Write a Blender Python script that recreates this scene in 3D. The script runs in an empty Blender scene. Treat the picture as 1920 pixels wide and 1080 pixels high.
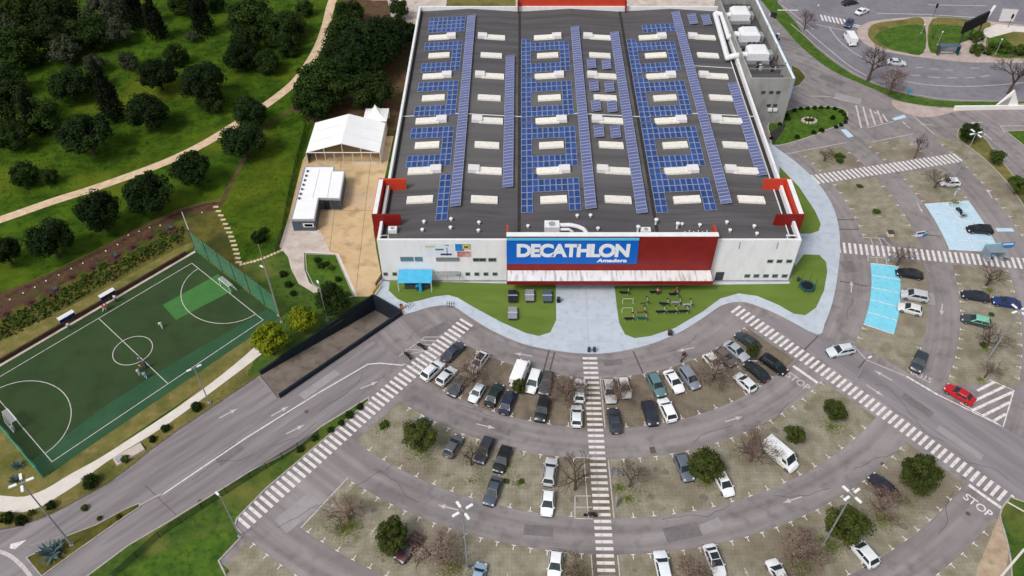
import bpy, bmesh, math, random
from math import radians, sin, cos, pi, hypot, atan2, sqrt
from mathutils import Vector, Matrix
from mathutils.geometry import tessellate_polygon
rnd = random.Random(7)
SC = bpy.context.scene
COL = SC.collection

# ------------------------------------------------------------------ camera
CAM_H, PITCH, F = 100.0, radians(45), 1500.0          # metres, down-tilt, focal length in 1920-wide pixels
cd = bpy.data.cameras.new('camera'); cam = bpy.data.objects.new('camera', cd); COL.objects.link(cam)
cd.sensor_width = 36; cd.lens = 36*F/1920; cd.clip_start = 1; cd.clip_end = 6000
cam.location = (0, 0, CAM_H); cam.rotation_euler = (pi/2-PITCH, 0, 0)
SC.camera = cam
# ------------------------------------------------------------------ sky and sun (bright overcast)
SUN_EL, SUN_AZ = radians(52), radians(226)            # azimuth clockwise from +Y: soft light from the left and front
w = bpy.data.worlds.new('World'); SC.world = w; w.use_nodes = True
nt = w.node_tree; bg = nt.nodes['Background']
sky = nt.nodes.new('ShaderNodeTexSky'); sky.sky_type = 'NISHITA'; sky.sun_disc = False
sky.sun_elevation = SUN_EL; sky.sun_rotation = SUN_AZ; sky.air_density = 1.0; sky.dust_density = 3.0
hs = nt.nodes.new('ShaderNodeHueSaturation'); hs.inputs['Saturation'].default_value = 0.32
nt.links.new(sky.outputs[0], hs.inputs['Color']); nt.links.new(hs.outputs[0], bg.inputs['Color'])
bg.inputs['Strength'].default_value = 0.125
sl = bpy.data.lights.new('sun', 'SUN'); sl.energy = 1.5; sl.angle = radians(14); sl.color = (1, .965, .92)
sun = bpy.data.objects.new('sun', sl); COL.objects.link(sun); sun.location = (0, 0, 200)
sd = Vector((sin(SUN_AZ)*cos(SUN_EL), cos(SUN_AZ)*cos(SUN_EL), sin(SUN_EL)))
sun.rotation_euler = (-sd).to_track_quat('-Z', 'Y').to_euler()
SC.view_settings.view_transform = 'Standard'; SC.view_settings.look = 'None'
SC.view_settings.exposure = 0.12; SC.view_settings.gamma = 1.0; SC.view_settings.use_curve_mapping = False

# ------------------------------------------------------------------ measuring helpers
def G(x, y, z=0.0):
    """photo pixel -> world X, Y of the point at height z"""
    u = (x-960)/F; v = (540-y)/F
    dy = v*sin(PITCH)+cos(PITCH); dz = v*cos(PITCH)-sin(PITCH)
    t = (CAM_H-z)/-dz
    return (u*t, dy*t)
def G3(x, y, z=0.0):
    a = G(x, y, z); return Vector((a[0], a[1], z))
def height_at(base, top_y):
    """height of a vertical thing whose foot and top are seen at these pixel rows"""
    Y = G(*base)[1]; v = (540-top_y)/F
    return CAM_H + Y*(v*cos(PITCH)-sin(PITCH))/(v*sin(PITCH)+cos(PITCH))
CX, CY = 13.53, 115.56                                # centre of the parking rings
def pol(r, a):
    rr = r + max(0, a-50)*0.042
    a = radians(a); return (CX+rr*sin(a), CY-rr*cos(a))
def pang(x, y, z=0):
    X, Y = G(x, y, z); return math.degrees(atan2(X-CX, CY-Y))
def smooth(pts, n=6, closed=False):
    out = []; N = len(pts)
    rng = range(N if closed else N-1)
    for i in rng:
        p0 = pts[(i-1) % N] if closed or i > 0 else pts[i]
        p1 = pts[i]; p2 = pts[(i+1) % N]
        p3 = pts[(i+2) % N] if closed or i+2 < N else p2
        for k in range(n):
            t = k/n; t2 = t*t; t3 = t2*t
            out.append(tuple(.5*(2*p1[d]+(p2[d]-p0[d])*t+(2*p0[d]-5*p1[d]+4*p2[d]-p3[d])*t2+(3*p1[d]-p0[d]-3*p2[d]+p3[d])*t3) for d in (0, 1)))
    if not closed: out.append(tuple(pts[-1]))
    return out
def PX(pts, z=0): return [G(x, y, z) for x, y in pts]

# ------------------------------------------------------------------ materials
def lin(c):
    f = lambda s: s/12.92 if s <= .04045 else ((s+.055)/1.055)**2.4
    return (f(c[0]/255), f(c[1]/255), f(c[2]/255), 1)
MATS = {}
def mat(name, c, c2=None, scale=1.0, rough=.85, c3=None, scale3=8.0, amt3=.5, bump=0.0, bscale=20.0, metal=0.0,
        detail=6, lo=.35, hi=.65, coord='Object', randv=0.0, stretch=None, spec=.3, coat=0.0, c4=None, scale4=.02, grid=0.0, rot=0.0, rings=False):
    m = bpy.data.materials.new(name); m.use_nodes = True; MATS[name] = m
    n = m.node_tree.nodes; l = m.node_tree.links; b = n['Principled BSDF']
    b.inputs['Roughness'].default_value = rough; b.inputs['Metallic'].default_value = metal
    b.inputs['Specular IOR Level'].default_value = spec; b.inputs['Coat Weight'].default_value = coat
    tc = n.new('ShaderNodeTexCoord'); src = tc.outputs[coord]
    if stretch:
        mp = n.new('ShaderNodeMapping'); mp.inputs['Scale'].default_value = stretch
        if rot:
            m0 = n.new('ShaderNodeMapping'); m0.inputs['Rotation'].default_value = (0, 0, -rot); l.new(src, m0.inputs[0]); src = m0.outputs[0]
        l.new(src, mp.inputs[0]); src = mp.outputs[0]
    col = None
    if c2 is not None:
        nz = n.new('ShaderNodeTexNoise'); nz.inputs['Scale'].default_value = scale; nz.inputs['Detail'].default_value = detail
        nz.inputs['Roughness'].default_value = .62
        l.new(src, nz.inputs['Vector'])
        r = n.new('ShaderNodeValToRGB'); e = r.color_ramp.elements
        e[0].position = lo; e[0].color = lin(c); e[1].position = hi; e[1].color = lin(c2)
        l.new(nz.outputs[0], r.inputs[0]); col = r.outputs[0]
    for cc, ss, aa in ((c3, scale3, amt3), (c4, scale4, .85)):
        if cc is not None:
            nz = n.new('ShaderNodeTexNoise'); nz.inputs['Scale'].default_value = ss; nz.inputs['Detail'].default_value = 5
            l.new(src, nz.inputs['Vector'])
            r = n.new('ShaderNodeValToRGB'); r.color_ramp.elements[0].position = .5; r.color_ramp.elements[1].position = .68
            r.color_ramp.elements[1].color = (aa, aa, aa, 1)
            l.new(nz.outputs[0], r.inputs[0])
            mx = n.new('ShaderNodeMix'); mx.data_type = 'RGBA'
            l.new(r.outputs[0], mx.inputs[0])
            if col is not None: l.new(col, mx.inputs[6])
            else: mx.inputs[6].default_value = lin(c)
            mx.inputs[7].default_value = lin(cc); col = mx.outputs[2]
    if rings:   # tyre-worn tracks that follow the curved aisles
        vd = n.new('ShaderNodeVectorMath'); vd.operation = 'DISTANCE'; vd.inputs[1].default_value = (13.53, 115.56, 0); l.new(tc.outputs['Object'], vd.inputs[0])
        sv = n.new('ShaderNodeSeparateXYZ'); l.new(tc.outputs['Object'], sv.inputs[0])
        sx = n.new('ShaderNodeMath'); sx.operation = 'MULTIPLY'; sx.inputs[1].default_value = .035; l.new(sv.outputs[0], sx.inputs[0])
        cv = n.new('ShaderNodeCombineXYZ'); l.new(vd.outputs['Value'], cv.inputs[0]); l.new(sx.outputs[0], cv.inputs[1])
        nz = n.new('ShaderNodeTexNoise'); nz.inputs['Scale'].default_value = .75; nz.inputs['Detail'].default_value = 5; l.new(cv.outputs[0], nz.inputs['Vector'])
        rr = n.new('ShaderNodeValToRGB'); rr.color_ramp.elements[0].position = .35; rr.color_ramp.elements[0].color = (.78,.77,.77,1); rr.color_ramp.elements[1].position = .62; rr.color_ramp.elements[1].color = (1.06,1.06,1.06,1)
        l.new(nz.outputs[0], rr.inputs[0]); mg = n.new('ShaderNodeMix'); mg.data_type = 'RGBA'; mg.blend_type = 'MULTIPLY'; mg.inputs[0].default_value = 1
        l.new(col, mg.inputs[6]); l.new(rr.outputs[0], mg.inputs[7]); col = mg.outputs[2]
    if grid:
        br = n.new('ShaderNodeTexBrick'); br.inputs['Scale'].default_value = 1.0; br.inputs['Brick Width'].default_value = grid; br.inputs['Row Height'].default_value = grid
        br.inputs['Mortar Size'].default_value = .07; br.inputs['Mortar Smooth'].default_value = .6; br.offset = 0.0
        br.inputs['Color1'].default_value = (1,1,1,1); br.inputs['Color2'].default_value = (.9,.9,.9,1); br.inputs['Mortar'].default_value = (.72,.76,.6,1)
        l.new(src, br.inputs['Vector']); mg = n.new('ShaderNodeMix'); mg.data_type = 'RGBA'; mg.blend_type = 'MULTIPLY'; mg.inputs[0].default_value = .5
        l.new(col, mg.inputs[6]); l.new(br.outputs[0], mg.inputs[7]); col = mg.outputs[2]
    if randv:
        oi = n.new('ShaderNodeObjectInfo'); h = n.new('ShaderNodeHueSaturation')
        mr = n.new('ShaderNodeMapRange'); mr.inputs[3].default_value = 1-randv; mr.inputs[4].default_value = 1+randv
        l.new(oi.outputs['Random'], mr.inputs[0]); l.new(mr.outputs[0], h.inputs['Value'])
        if col is not None: l.new(col, h.inputs['Color'])
        else: h.inputs['Color'].default_value = lin(c)
        col = h.outputs[0]
    if col is not None: l.new(col, b.inputs['Base Color'])
    else: b.inputs['Base Color'].default_value = lin(c)
    if bump:
        nz = n.new('ShaderNodeTexNoise'); nz.inputs['Scale'].default_value = bscale; nz.inputs['Detail'].default_value = 4
        l.new(src, nz.inputs['Vector'])
        bp = n.new('ShaderNodeBump'); bp.inputs['Strength'].default_value = bump; bp.inputs['Distance'].default_value = .1
        l.new(nz.outputs[0], bp.inputs['Height']); l.new(bp.outputs[0], b.inputs['Normal'])
    return m

mat('asphalt', (135,128,128), (152,145,145), .14, .9, c3=(108,101,102), scale3=.55, amt3=.5, bump=.3, bscale=6, c4=(154,147,147), scale4=.06, rings=True)
mat('road_streak_left', (124,118,120), (150,143,145), .5, .9, c3=(108,102,104), scale3=1.1, amt3=.5, bump=.25, bscale=6, stretch=(.09,1,1), rot=.776)
mat('road_streak_right', (126,120,123), (150,144,147), .5, .9, c3=(110,104,107), scale3=1.0, amt3=.5, bump=.25, bscale=6, stretch=(.09,1,1), rot=-.877)
mat('asphalt_dark', (118,114,117), (139,134,138), .12, .9, c3=(103,99,103), scale3=.6, amt3=.5, bump=.25, bscale=6)
mat('road_asphalt', (120,117,124), (136,133,140), .1, .88, c3=(110,107,113), scale3=.5, amt3=.5, bump=.2, bscale=6)
mat('paver', (136,129,112), (164,156,140), .55, .95, c3=(112,110,80), scale3=.3, amt3=.6, bump=.6, bscale=9, c4=(126,112,98), scale4=.09, grid=.55)
mat('paver_brown', (116,104,92), (140,128,113), .6, .95, c3=(98,85,72), scale3=.35, amt3=.65, bump=.6, bscale=9, c4=(140,132,112), scale4=.07, grid=.5)
mat('grass_park', (44,70,12), (76,104,20), .22, .95, c3=(30,48,10), scale3=.6, amt3=.7, bump=1.0, bscale=2.2, c4=(100,110,28), scale4=.05, spec=.1)
mat('grass_verge', (54,82,22), (82,106,34), .35, .95, c3=(40,58,18), scale3=1.1, amt3=.6, bump=.9, bscale=3.5, c4=(120,116,58), scale4=.11)
mat('grass_bright', (54,88,18), (84,112,30), .45, .95, c3=(40,62,14), scale3=1.2, amt3=.65, bump=.8, bscale=3.5)
mat('grass_dry', (126,114,66), (104,104,46), .5, .95, c3=(146,126,84), scale3=.9, amt3=.6, bump=.8, bscale=4, c4=(74,84,32), scale4=.18)
mat('grass_olive', (78,78,30), (104,98,40), .35, .95, c3=(66,58,30), scale3=.8, amt3=.6, bump=.8, bscale=4, c4=(52,64,22), scale4=.13)
mat('soil', (84,62,44), (110,84,60), .4, .95, c3=(60,46,34), scale3=1.1, amt3=.6, bump=.6, bscale=4, c4=(66,70,30), scale4=.2)
mat('soil_pale', (168,142,122), (190,170,146), .5, .95, c3=(140,132,88), scale3=.8, amt3=.6, bump=.5, bscale=5)
mat('bank_soil', (74,54,40), (98,72,54), .5, .95, c3=(52,40,28), scale3=1.2, amt3=.7, bump=.7, bscale=4, c4=(70,72,34), scale4=.2)
mat('soil_red', (76,44,38), (96,58,50), 1.2, .95, c3=(50,28,24), scale3=3, bump=.6, bscale=8)
mat('dirt_path', (206,178,146), (226,202,172), .5, .95, c3=(182,150,118), scale3=.9, amt3=.5, bump=.3, bscale=6)
mat('white_path', (214,205,196), (228,220,212), .6, .92, c3=(196,184,172), scale3=1.2, amt3=.4, bump=.2, bscale=8)
mat('concrete_yard', (194,166,126), (218,192,152), .2, .9, c3=(160,130,98), scale3=.4, amt3=.75, bump=.2, bscale=5, c4=(190,168,146), scale4=.07)
mat('concrete_pale', (190,176,166), (212,200,190), .3, .9, c3=(168,152,142), scale3=.5, amt3=.6, bump=.2, bscale=5)
mat('walkway', (184,193,204), (196,204,214), .25, .8, c3=(170,178,188), scale3=.8, amt3=.6, bump=.1, bscale=5)
mat('turf_lawn', (96,119,46), (108,130,56), .18, .95, c3=(86,108,38), scale3=.5, amt3=.4, bump=.5, bscale=9, stretch=(.3, 1, 1))
mat('turf_pitch', (46,66,36), (55,76,41), .12, .92, c3=(42,58,28), scale3=.3, amt3=.5, bump=.4, bscale=9)
mat('turf_strip', (44,80,54), (51,89,60), .2, .92, c3=(40,72,48), scale3=.5, amt3=.4, bump=.4, bscale=9)
mat('turf_patch', (62,114,56), (70,122,62), .5, .92, bump=.4, bscale=9)
mat('sidewalk', (176,158,150), (194,178,170), .4, .9, c3=(158,142,134), scale3=.9, amt3=.5, bump=.2, bscale=6)
mat('kerb', (166,158,152), (184,177,171), .8, .9, c3=(140,132,126), scale3=2, amt3=.5)
mat('paint', (222,215,213), (236,231,229), 1.5, .8, c3=(172,164,164), scale3=1.6, amt3=.75)
mat('paint_worn', (192,184,182), (214,207,205), 1.5, .85, c3=(160,152,152), scale3=1.5, amt3=.8)
mat('paint_cyan', (122,206,228), (136,216,236), .6, .8, c3=(100,186,210), scale3=1.4, amt3=.5)
mat('paint_paleblue', (184,212,228), (198,222,236), .6, .8, c3=(168,198,216), scale3=1.2, amt3=.6)
mat('drain', (84,74,70), (112,98,92), 2, .9)
mat('ramp_floor', (118,108,100), (140,128,116), .25, .92, c3=(96,84,76), scale3=.6, amt3=.7, bump=.3, bscale=6)
mat('ramp_wall', (26,34,44), (34,43,53), .6, .8)

# ------------------------------------------------------------------ mesh helpers
class MB:
    def __init__(s): s.v = []; s.f = []; s.m = []
    def add(s, vs, fs, mi=0):
        o = len(s.v); s.v += [tuple(v) for v in vs]; s.f += [tuple(i+o for i in f) for f in fs]; s.m += [mi]*len(fs); return s
    def box(s, c, d, rz=0.0, mi=0, taper=1.0):
        """box centred at c (z = bottom) of size d"""
        x, y, z = c; a, b, h = d[0]/2, d[1]/2, d[2]; cr, sr = cos(rz), sin(rz); vs = []
        for k, (t, zz) in enumerate(((1, z), (taper, z+h))):
            for px, py in ((-a, -b), (a, -b), (a, b), (-a, b)):
                px *= t; py *= t
                vs.append((x+px*cr-py*sr, y+px*sr+py*cr, zz))
        return s.add(vs, [(3,2,1,0),(4,5,6,7),(0,1,5,4),(1,2,6,5),(2,3,7,6),(3,0,4,7)], mi)
    def bar(s, p, q, t, mi=0, n=4, t2=None):
        p = Vector(p); q = Vector(q); d = (q-p)
        if d.length < 1e-6: return s
        d.normalize(); a = d.orthogonal().normalized(); b = d.cross(a); t2 = t if t2 is None else t2; vs = []
        for c, r in ((p, t), (q, t2)):
            for k in range(n):
                an = 2*pi*(k+.5)/n; vs.append(c+a*(cos(an)*r)+b*(sin(an)*r))
        fs = [(k, (k+1) % n, n+(k+1) % n, n+k) for k in range(n)]
        fs += [tuple(range(n-1, -1, -1)), tuple(range(n, 2*n))]
        return s.add(vs, fs, mi)
    def path(s, pts, r, n=8, mi=0):
        for i in range(len(pts)-1): s.bar(pts[i], pts[i+1], r, mi, n)
        return s
    def prism(s, poly, z0, z1, mi=0, mtop=None, holes=()):
        loops = [[Vector((p[0], p[1], 0)) for p in poly]]+[[Vector((p[0], p[1], 0)) for p in h] for h in holes]
        flat = [p for l in loops for p in l]; tri = tessellate_polygon(loops)
        def up(t):
            a, b, c = (flat[i] for i in t); return (b-a).cross(c-a).z > 0
        tri = [t if up(t) else t[::-1] for t in tri]
        s.add([(p.x, p.y, z1) for p in flat], tri, mi if mtop is None else mtop)
        if z0 is not None and z0 != z1:
            for l in loops:
                n = len(l); ar = sum(l[i].x*l[(i+1) % n].y-l[(i+1) % n].x*l[i].y for i in range(n))
                if (ar < 0) == (l is loops[0]): l = l[::-1]
                s.add([(p.x, p.y, z0) for p in l]+[(p.x, p.y, z1) for p in l], [(i, (i+1) % n, n+(i+1) % n, n+i) for i in range(n)], mi)
        return s
    def lathe(s, c, prof, n=12, mi=0):
        x, y, z = c; vs = []
        for r, h in prof:
            for k in range(n): vs.append((x+r*cos(2*pi*k/n), y+r*sin(2*pi*k/n), z+h))
        fs = [(j*n+k, j*n+(k+1) % n, (j+1)*n+(k+1) % n, (j+1)*n+k) for j in range(len(prof)-1) for k in range(n)]
        fs += [tuple(range(n-1, -1, -1)), tuple((len(prof)-1)*n+k for k in range(n))]
        return s.add(vs, fs, mi)
    def mesh(s, name, mats, smooth_angle=None):
        me = bpy.data.meshes.new(name); me.from_pydata(s.v, [], s.f)
        for m in mats: me.materials.append(MATS[m] if isinstance(m, str) else m)
        if len(mats) > 1: me.polygons.foreach_set('material_index', s.m)
        if smooth_angle is not None:
            me.polygons.foreach_set('use_smooth', [True]*len(s.f)); me.set_sharp_from_angle(angle=radians(smooth_angle))
        me.update(); return me
def tag(o, label=None, cat=None, group=None, kind=None):
    if label: o['label'] = label
    if cat: o['category'] = cat
    if group: o['group'] = group
    if kind: o['kind'] = kind
    return o
def link(name, data, parent=None, loc=None, rz=0.0):
    o = bpy.data.objects.new(name, data); COL.objects.link(o)
    if parent is not None: o.parent = parent
    if loc is not None: o.location = loc
    if rz: o.rotation_euler = (0, 0, rz)
    return o
def build(mb, name, mats, parent=None, loc=None, rz=0.0, sm=None):
    if not isinstance(mats, (list, tuple)): mats = [mats]
    return link(name, mb.mesh(name, mats, sm), parent, loc, rz)
def empty(name, loc=(0, 0, 0), rz=0.0, **k):
    o = link(name, None, None, loc, rz); o.empty_display_size = .3; tag(o, **k); return o
def sheet(name, poly, z, m, kind='structure', holes=(), parent=None):
    o = build(MB().prism(poly, None, z, holes=holes), name, m, parent)
    if kind and parent is None: o['kind'] = kind
    return o
def inset(poly, d):
    n = len(poly); ar = sum(poly[i][0]*poly[(i+1) % n][1]-poly[(i+1) % n][0]*poly[i][1] for i in range(n)); sg = 1 if ar > 0 else -1
    out = []
    for i in range(n):
        a, b, c = Vector(poly[i-1]), Vector(poly[i]), Vector(poly[(i+1) % n])
        e1 = (b-a); e2 = (c-b)
        if e1.length < 1e-6 or e2.length < 1e-6: out.append(tuple(b)); continue
        e1.normalize(); e2.normalize()
        n1 = Vector((-e1.y, e1.x))*sg; n2 = Vector((-e2.y, e2.x))*sg; m = n1+n2
        if m.length < .3: m = n1*1.0
        else: m = m/ max(.35, m.dot(n1)) if m.dot(n1) > 0 else n1
        out.append((b.x+m.x*d, b.y+m.y*d))
    return out
def raised(name, poly, h, mtop, kw=.25, mk='kerb', z0=-.05):
    """a planted or paved bed: surface sheet with a kerb round it"""
    ins = inset(poly, kw)
    o = build(MB().prism(ins, None, h-.03), name, mtop); o['kind'] = 'structure'
    k = build(MB().prism(poly, z0, h, holes=[ins]), 'kerb', mk, o)
    return o
def ribbon(pts, wd):
    L = []; R = []; n = len(pts)
    for i in range(n):
        a = Vector(pts[max(0, i-1)]); b = Vector(pts[min(n-1, i+1)]); d = (b-a).normalized(); q = Vector((-d.y, d.x))*wd/2
        p = Vector(pts[i]); L.append(tuple(p+q)); R.append(tuple(p-q))
    return L+R[::-1]
def line_obj(name, pts, wd, z, m='paint', parent=None):
    return sheet(name, ribbon(pts, wd), z, m, parent=parent)
# =================================================================== THE GROUND
RAMP = PX([(490,703),(524,745),(752,590),(700,560)])
far = 900
sheet('ground', [(-far,-200),(far,-200),(far,1400),(-far,1400)], -.02, 'grass_park', holes=[RAMP])
# the ramp opening touches the edge of the asphalt, so the outline simply walks round it
lot = PX([(-420,1120),(-60,1008),(0,993),(40,985),(100,962),(150,935),(200,908),(240,878),(280,845),(335,805),(410,755),(480,708)]) \
    + [RAMP[0], RAMP[1], RAMP[2], RAMP[3]] + PX([(712,524),(1000,330),(1300,60),(1385,-60),(1500,-330),(2700,-330),(2900,400),(2900,1500),(-500,1500)])
asphalt = sheet('parking_lot', lot, 0.0, 'asphalt')
# ---- ramp down to the basement
R0, R1, R2, R3 = [Vector((p[0], p[1], 0)) for p in RAMP]     # mouth left, mouth right, deep right, deep left
dn = Vector((0, 0, -2.9))
rf = build(MB().add([R0, R1, R2+dn, R3+dn], [(0,1,2,3)]), 'ramp_floor', 'ramp_floor'); rf['kind'] = 'structure'
rw = empty('ramp_walls', R0, label='dark retaining walls with parapets around the sunken loading ramp', cat='ramp wall')
def wall_piece(a, b, lowa, lowb, up, th, name):
    d = (b-a).normalized(); q = Vector((-d.y, d.x, 0))*th
    vs = [a+Vector((0,0,lowa)), b+Vector((0,0,lowb)), b+q+Vector((0,0,lowb)), a+q+Vector((0,0,lowa)), a+Vector((0,0,up)), b+Vector((0,0,up)), b+q+Vector((0,0,up)), a+q+Vector((0,0,up))]
    o = build(MB().add([v-R0 for v in vs], [(3,2,1,0),(4,5,6,7),(0,1,5,4),(1,2,6,5),(2,3,7,6),(3,0,4,7)]), name, 'ramp_wall', rw); return o
wall_piece(R0, R3, -.1, -3.0, .85, .3, 'wall')
wall_piece(R2, R1, -3.0, -.1, .95, .3, 'wall')
wall_piece(R3, R2, -3.0, -3.0, .9, .3, 'wall')
line_obj('expansion_joint', [(R0.x-.1,R0.y-.1),(R1.x-.1,R1.y-.1)], .22, .006, 'drain')

# ---- left of the car park: park, pitch, yard
path_px = smooth([(640,-30),(622,5),(612,45),(598,85),(575,125),(548,158),(505,192),(450,228),(385,268),(320,300),(250,327),(170,355),(100,377),(0,412),(-120,452)], 5)
line_obj('dirt_path', PX(path_px), 2.3, .0, 'dirt_path')
line_obj('foot_trail', PX(smooth([(575,195),(548,207),(505,232),(478,262),(455,305),(432,345),(417,378)], 5)), .9, .004, 'soil')
sheet('brown_bank', PX(smooth([(418,380),(380,382),(330,395),(260,425),(180,470),(90,515),(-20,560),(-20,595),(60,560),(150,512),(240,465),(330,415),(400,394)], 4, True)), .0, 'bank_soil')
sheet('tree_bank', PX(smooth([(560,175),(610,130),(690,60),(772,25),(765,120),(740,230),(700,240),(640,225),(575,230),(545,215)], 4, True)), -.012, 'soil')
sheet('planted_slope', PX([(400,392),(330,418),(240,468),(150,515),(60,562),(-20,598),(-20,690),(120,608),(250,535),(355,470),(410,440),(420,410)]), -.01, 'grass_olive')
sheet('dry_slope', PX(smooth([(428,478),(400,458),(362,464),(240,537),(120,607),(-20,684),(-20,648),(120,580),(230,522),(330,467),(385,446),(428,440)], 3, True)), -.004, 'grass_dry')
sheet('net_side_grass', PX(smooth([(362,462),(384,436),(408,396),(424,430),(440,478),(470,500),(505,548),(524,604),(505,585),(440,528)], 3, True)), -.003, 'grass_olive')
sheet('green_slope', PX(smooth([(420,385),(435,345),(480,262),(550,210),(585,235),(570,300),(545,380),(525,455),(490,480),(450,490),(430,440)], 4, True)), -.006, 'grass_park')
sheet('corner_grass', PX(smooth([(455,495),(500,478),(530,470),(560,500),(590,545),(640,480),(698,553),(486,699),(470,690),(500,620),(480,560)], 3, True)), -.002, 'grass_verge')
sheet('end_grass', PX([(-60,760),(0,785),(100,900),(130,890),(80,925),(50,932),(-60,930)]), -.006, 'grass_dry')
sheet('verge_dry', PX([(90,893),(100,900),(300,790),(470,650),(500,600),(512,640),(490,703),(335,805),(240,878),(150,935),(40,985),(-60,1008),(-60,925),(50,932)]), -.004, 'grass_dry')
wp = PX(smooth([(-60,926),(0,929),(45,931),(85,917),(130,890),(190,857),(260,812),(335,762),(400,715),(452,673),(478,650)], 3)) \
   + PX(smooth([(490,664),(462,686),(410,725),(340,777),(290,811),(200,866),(150,904),(110,930),(80,948),(45,960),(0,959),(-60,955)], 3))
sheet('pitch_verge', PX([(88,893),(96,908),(112,914),(190,853),(260,808),(335,758),(452,669),(478,646),(505,612),(512,598),(480,610),(300,740),(200,812)]), .001, 'grass_dry')
sheet('white_footpath', wp, .004, 'white_path')
line_obj('kerb_edge', PX([(-60,1008),(0,993),(40,985),(100,962),(150,935),(200,908),(240,878),(280,845),(335,805),(410,755),(480,708)]), .28, .006, 'drain')
# pitch
PO = Vector((-66.8, 64.3)); PU = Vector((24.5, 28.0)).normalized(); PV = Vector((-PU.y, PU.x)); PL, PW = 37.2, 21.4
def P(u, v, z=None):
    q = PO+PU*u+PV*v; return (q.x, q.y) if z is None else (q.x, q.y, z)
pitch = sheet('football_pitch', [P(-2.0,-1.6),P(PL+2.2,-1.6),P(PL+2.2,PW+2.0),P(-2.0,PW+2.0)], .012, 'turf_pitch')
sheet('turf_band', [P(-1.95,-1.55),P(PL+2.1,-1.55),P(PL+2.1,1.6),P(PL*.55,3.2),P(PL*.28,3.5),P(-1.95,2.4)], .017, 'turf_strip', parent=pitch)
pa = [Vector(G(305,572)), Vector(G(330,600)), Vector(G(436,545)), Vector(G(409,514))]
sheet('repair_patch', [tuple(p) for p in pa], .021, 'turf_patch', parent=pitch)
def pline(pts, closed=False):
    L = [P(u, v) for u, v in pts]
    line_obj('pitch_line', L, .125, .026, 'paint_worn', pitch)
pline([(-.08,0),(PL+.08,0)]); pline([(-.08,PW),(PL+.08,PW)]); pline([(0,0),(0,PW)]); pline([(PL,0),(PL,PW)]); pline([(PL/2+.4,0),(PL/2+.4,PW)])
pline([(PL/2+.4+3.1*cos(a*pi/24), PW/2-.2+3.1*sin(a*pi/24)) for a in range(49)])
pline([(7.4*sin(a*pi/20)*.98, PW/2+8.6*cos(a*pi/20)) for a in range(21)])
pline([(PL-7.4*sin(a*pi/20)*.98, PW/2+8.6*cos(a*pi/20)) for a in range(21)])
line_obj('drain_channel', [P(-2.2,PW+2.3),P(PL+2.2,PW+2.3)], .5, .02, 'concrete_pale')
# yard
yard = PX([(568,300),(590,262),(738,255),(722,330),(700,430),(706,470),(716,522),(695,556),(668,556),(632,476),(570,473),(571,505),(580,530),(604,546),(588,549),(560,532),(546,505),(540,482),(524,462),(543,400),(555,350)])
sheet('concrete_yard', yard, .008, 'concrete_yard')
sheet('yard_apron', PX([(524,462),(540,415),(600,432),(620,474),(570,473),(571,505),(580,530),(604,546),(588,549),(560,532),(546,505),(540,482)]), .014, 'concrete_pale')
line_obj('white_kerb', PX([(632,476),(668,556)]), .5, .02, 'white_path'); line_obj('white_kerb', PX([(570,473),(632,476)]), .3, .02, 'white_path')
raised('planted_bed', PX([(572,476),(630,478),(664,556),(650,560),(606,547),(586,533),(574,508)]), .12, 'grass_bright', .15)
for a, b in (((596,300),(727,302)),((560,395),(706,395)),((640,300),(618,470)),((700,260),(668,540))):
    line_obj('slab_joint', PX([a, b]), .06, .02, 'soil')
sheet('back_lane', PX([(738,255),(722,330),(716,330),(728,255),(750,150),(775,30),(785,30),(770,130)]), .002, 'soil')

# ---- planted strips by the left road
raised('verge_strip', PX([(692,744),(694,752),(660,780),(620,815),(560,866),(500,917),(446,972),(442,986),(458,1003),(412,1052),(440,1110),(250,1200),(60,1190),(160,1082),(240,1022),(320,975),(400,926),(470,882),(520,858),(560,835),(600,800),(640,776)]), .12, 'grass_verge', .22)
raised('median_strip', PX([(262,943),(264,951),(232,972),(150,1030),(78,1082),(48,1046),(80,1030),(128,1004),(180,984),(232,956)]), .14, 'grass_olive', .15)
line_obj('median_kerb', PX([(263,947),(304,926)]), .35, .1, 'kerb')
sheet('lawn_patch', PX(smooth([(435,1000),(380,1010),(300,1040),(200,1090),(260,1120),(420,1080),(412,1050)], 4, True)), .1, 'grass_bright')

# ---- walkway and lawns in front of the shop
WALK = [(712,526),(699,551),(718,563),(757,590),(775,586),(800,578),(830,573),(850,575),(868,586),(895,604),(930,624),(980,645),(1040,658),(1105,664),(1160,660),(1220,646),(1280,621),(1325,592),(1352,574),(1378,567),(1400,568),(1430,578),(1470,596),(1533,628),(1546,608),(1560,570),(1570,520),(1575,460),(1569,410),(1551,368),(1524,334),(1490,303),(1452,275)]
wk = PX(smooth(WALK[3:], 3)); wk = PX(WALK[:3])+wk+[(51,150),(51.5,101.5),(-22,101.5)]
walk = build(MB().prism(wk, -.05, .12, mi=1, mtop=0), 'walkway', ['walkway', 'kerb']); walk['kind'] = 'structure'
LZ = .13
for nm, pts in (('front_lawn', [(731,526),(729,545),(745,560),(762,568),(785,564),(815,556),(840,553),(858,558),(890,577),(940,604),(985,624),(1010,630),(1032,623),(1043,600),(1042,534)]),
                ('front_lawn', [(1152,536),(1157,580),(1161,606),(1172,627),(1190,634),(1220,630),(1265,615),(1318,584),(1350,560),(1385,550),(1420,555),(1460,572),(1488,588),(1510,591),(1530,577),(1545,545),(1551,510),(1549,491),(1536,478),(1507,477),(1490,500),(1480,532)]),
                ('side_lawn', [(1461,312),(1498,350),(1528,395),(1539,420),(1535,433),(1520,438),(1500,438),(1478,400),(1462,340)])):
    q = PX(pts, .12); k = q if nm == 'x' else q
    sheet(nm, k, LZ, 'turf_lawn')
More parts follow.
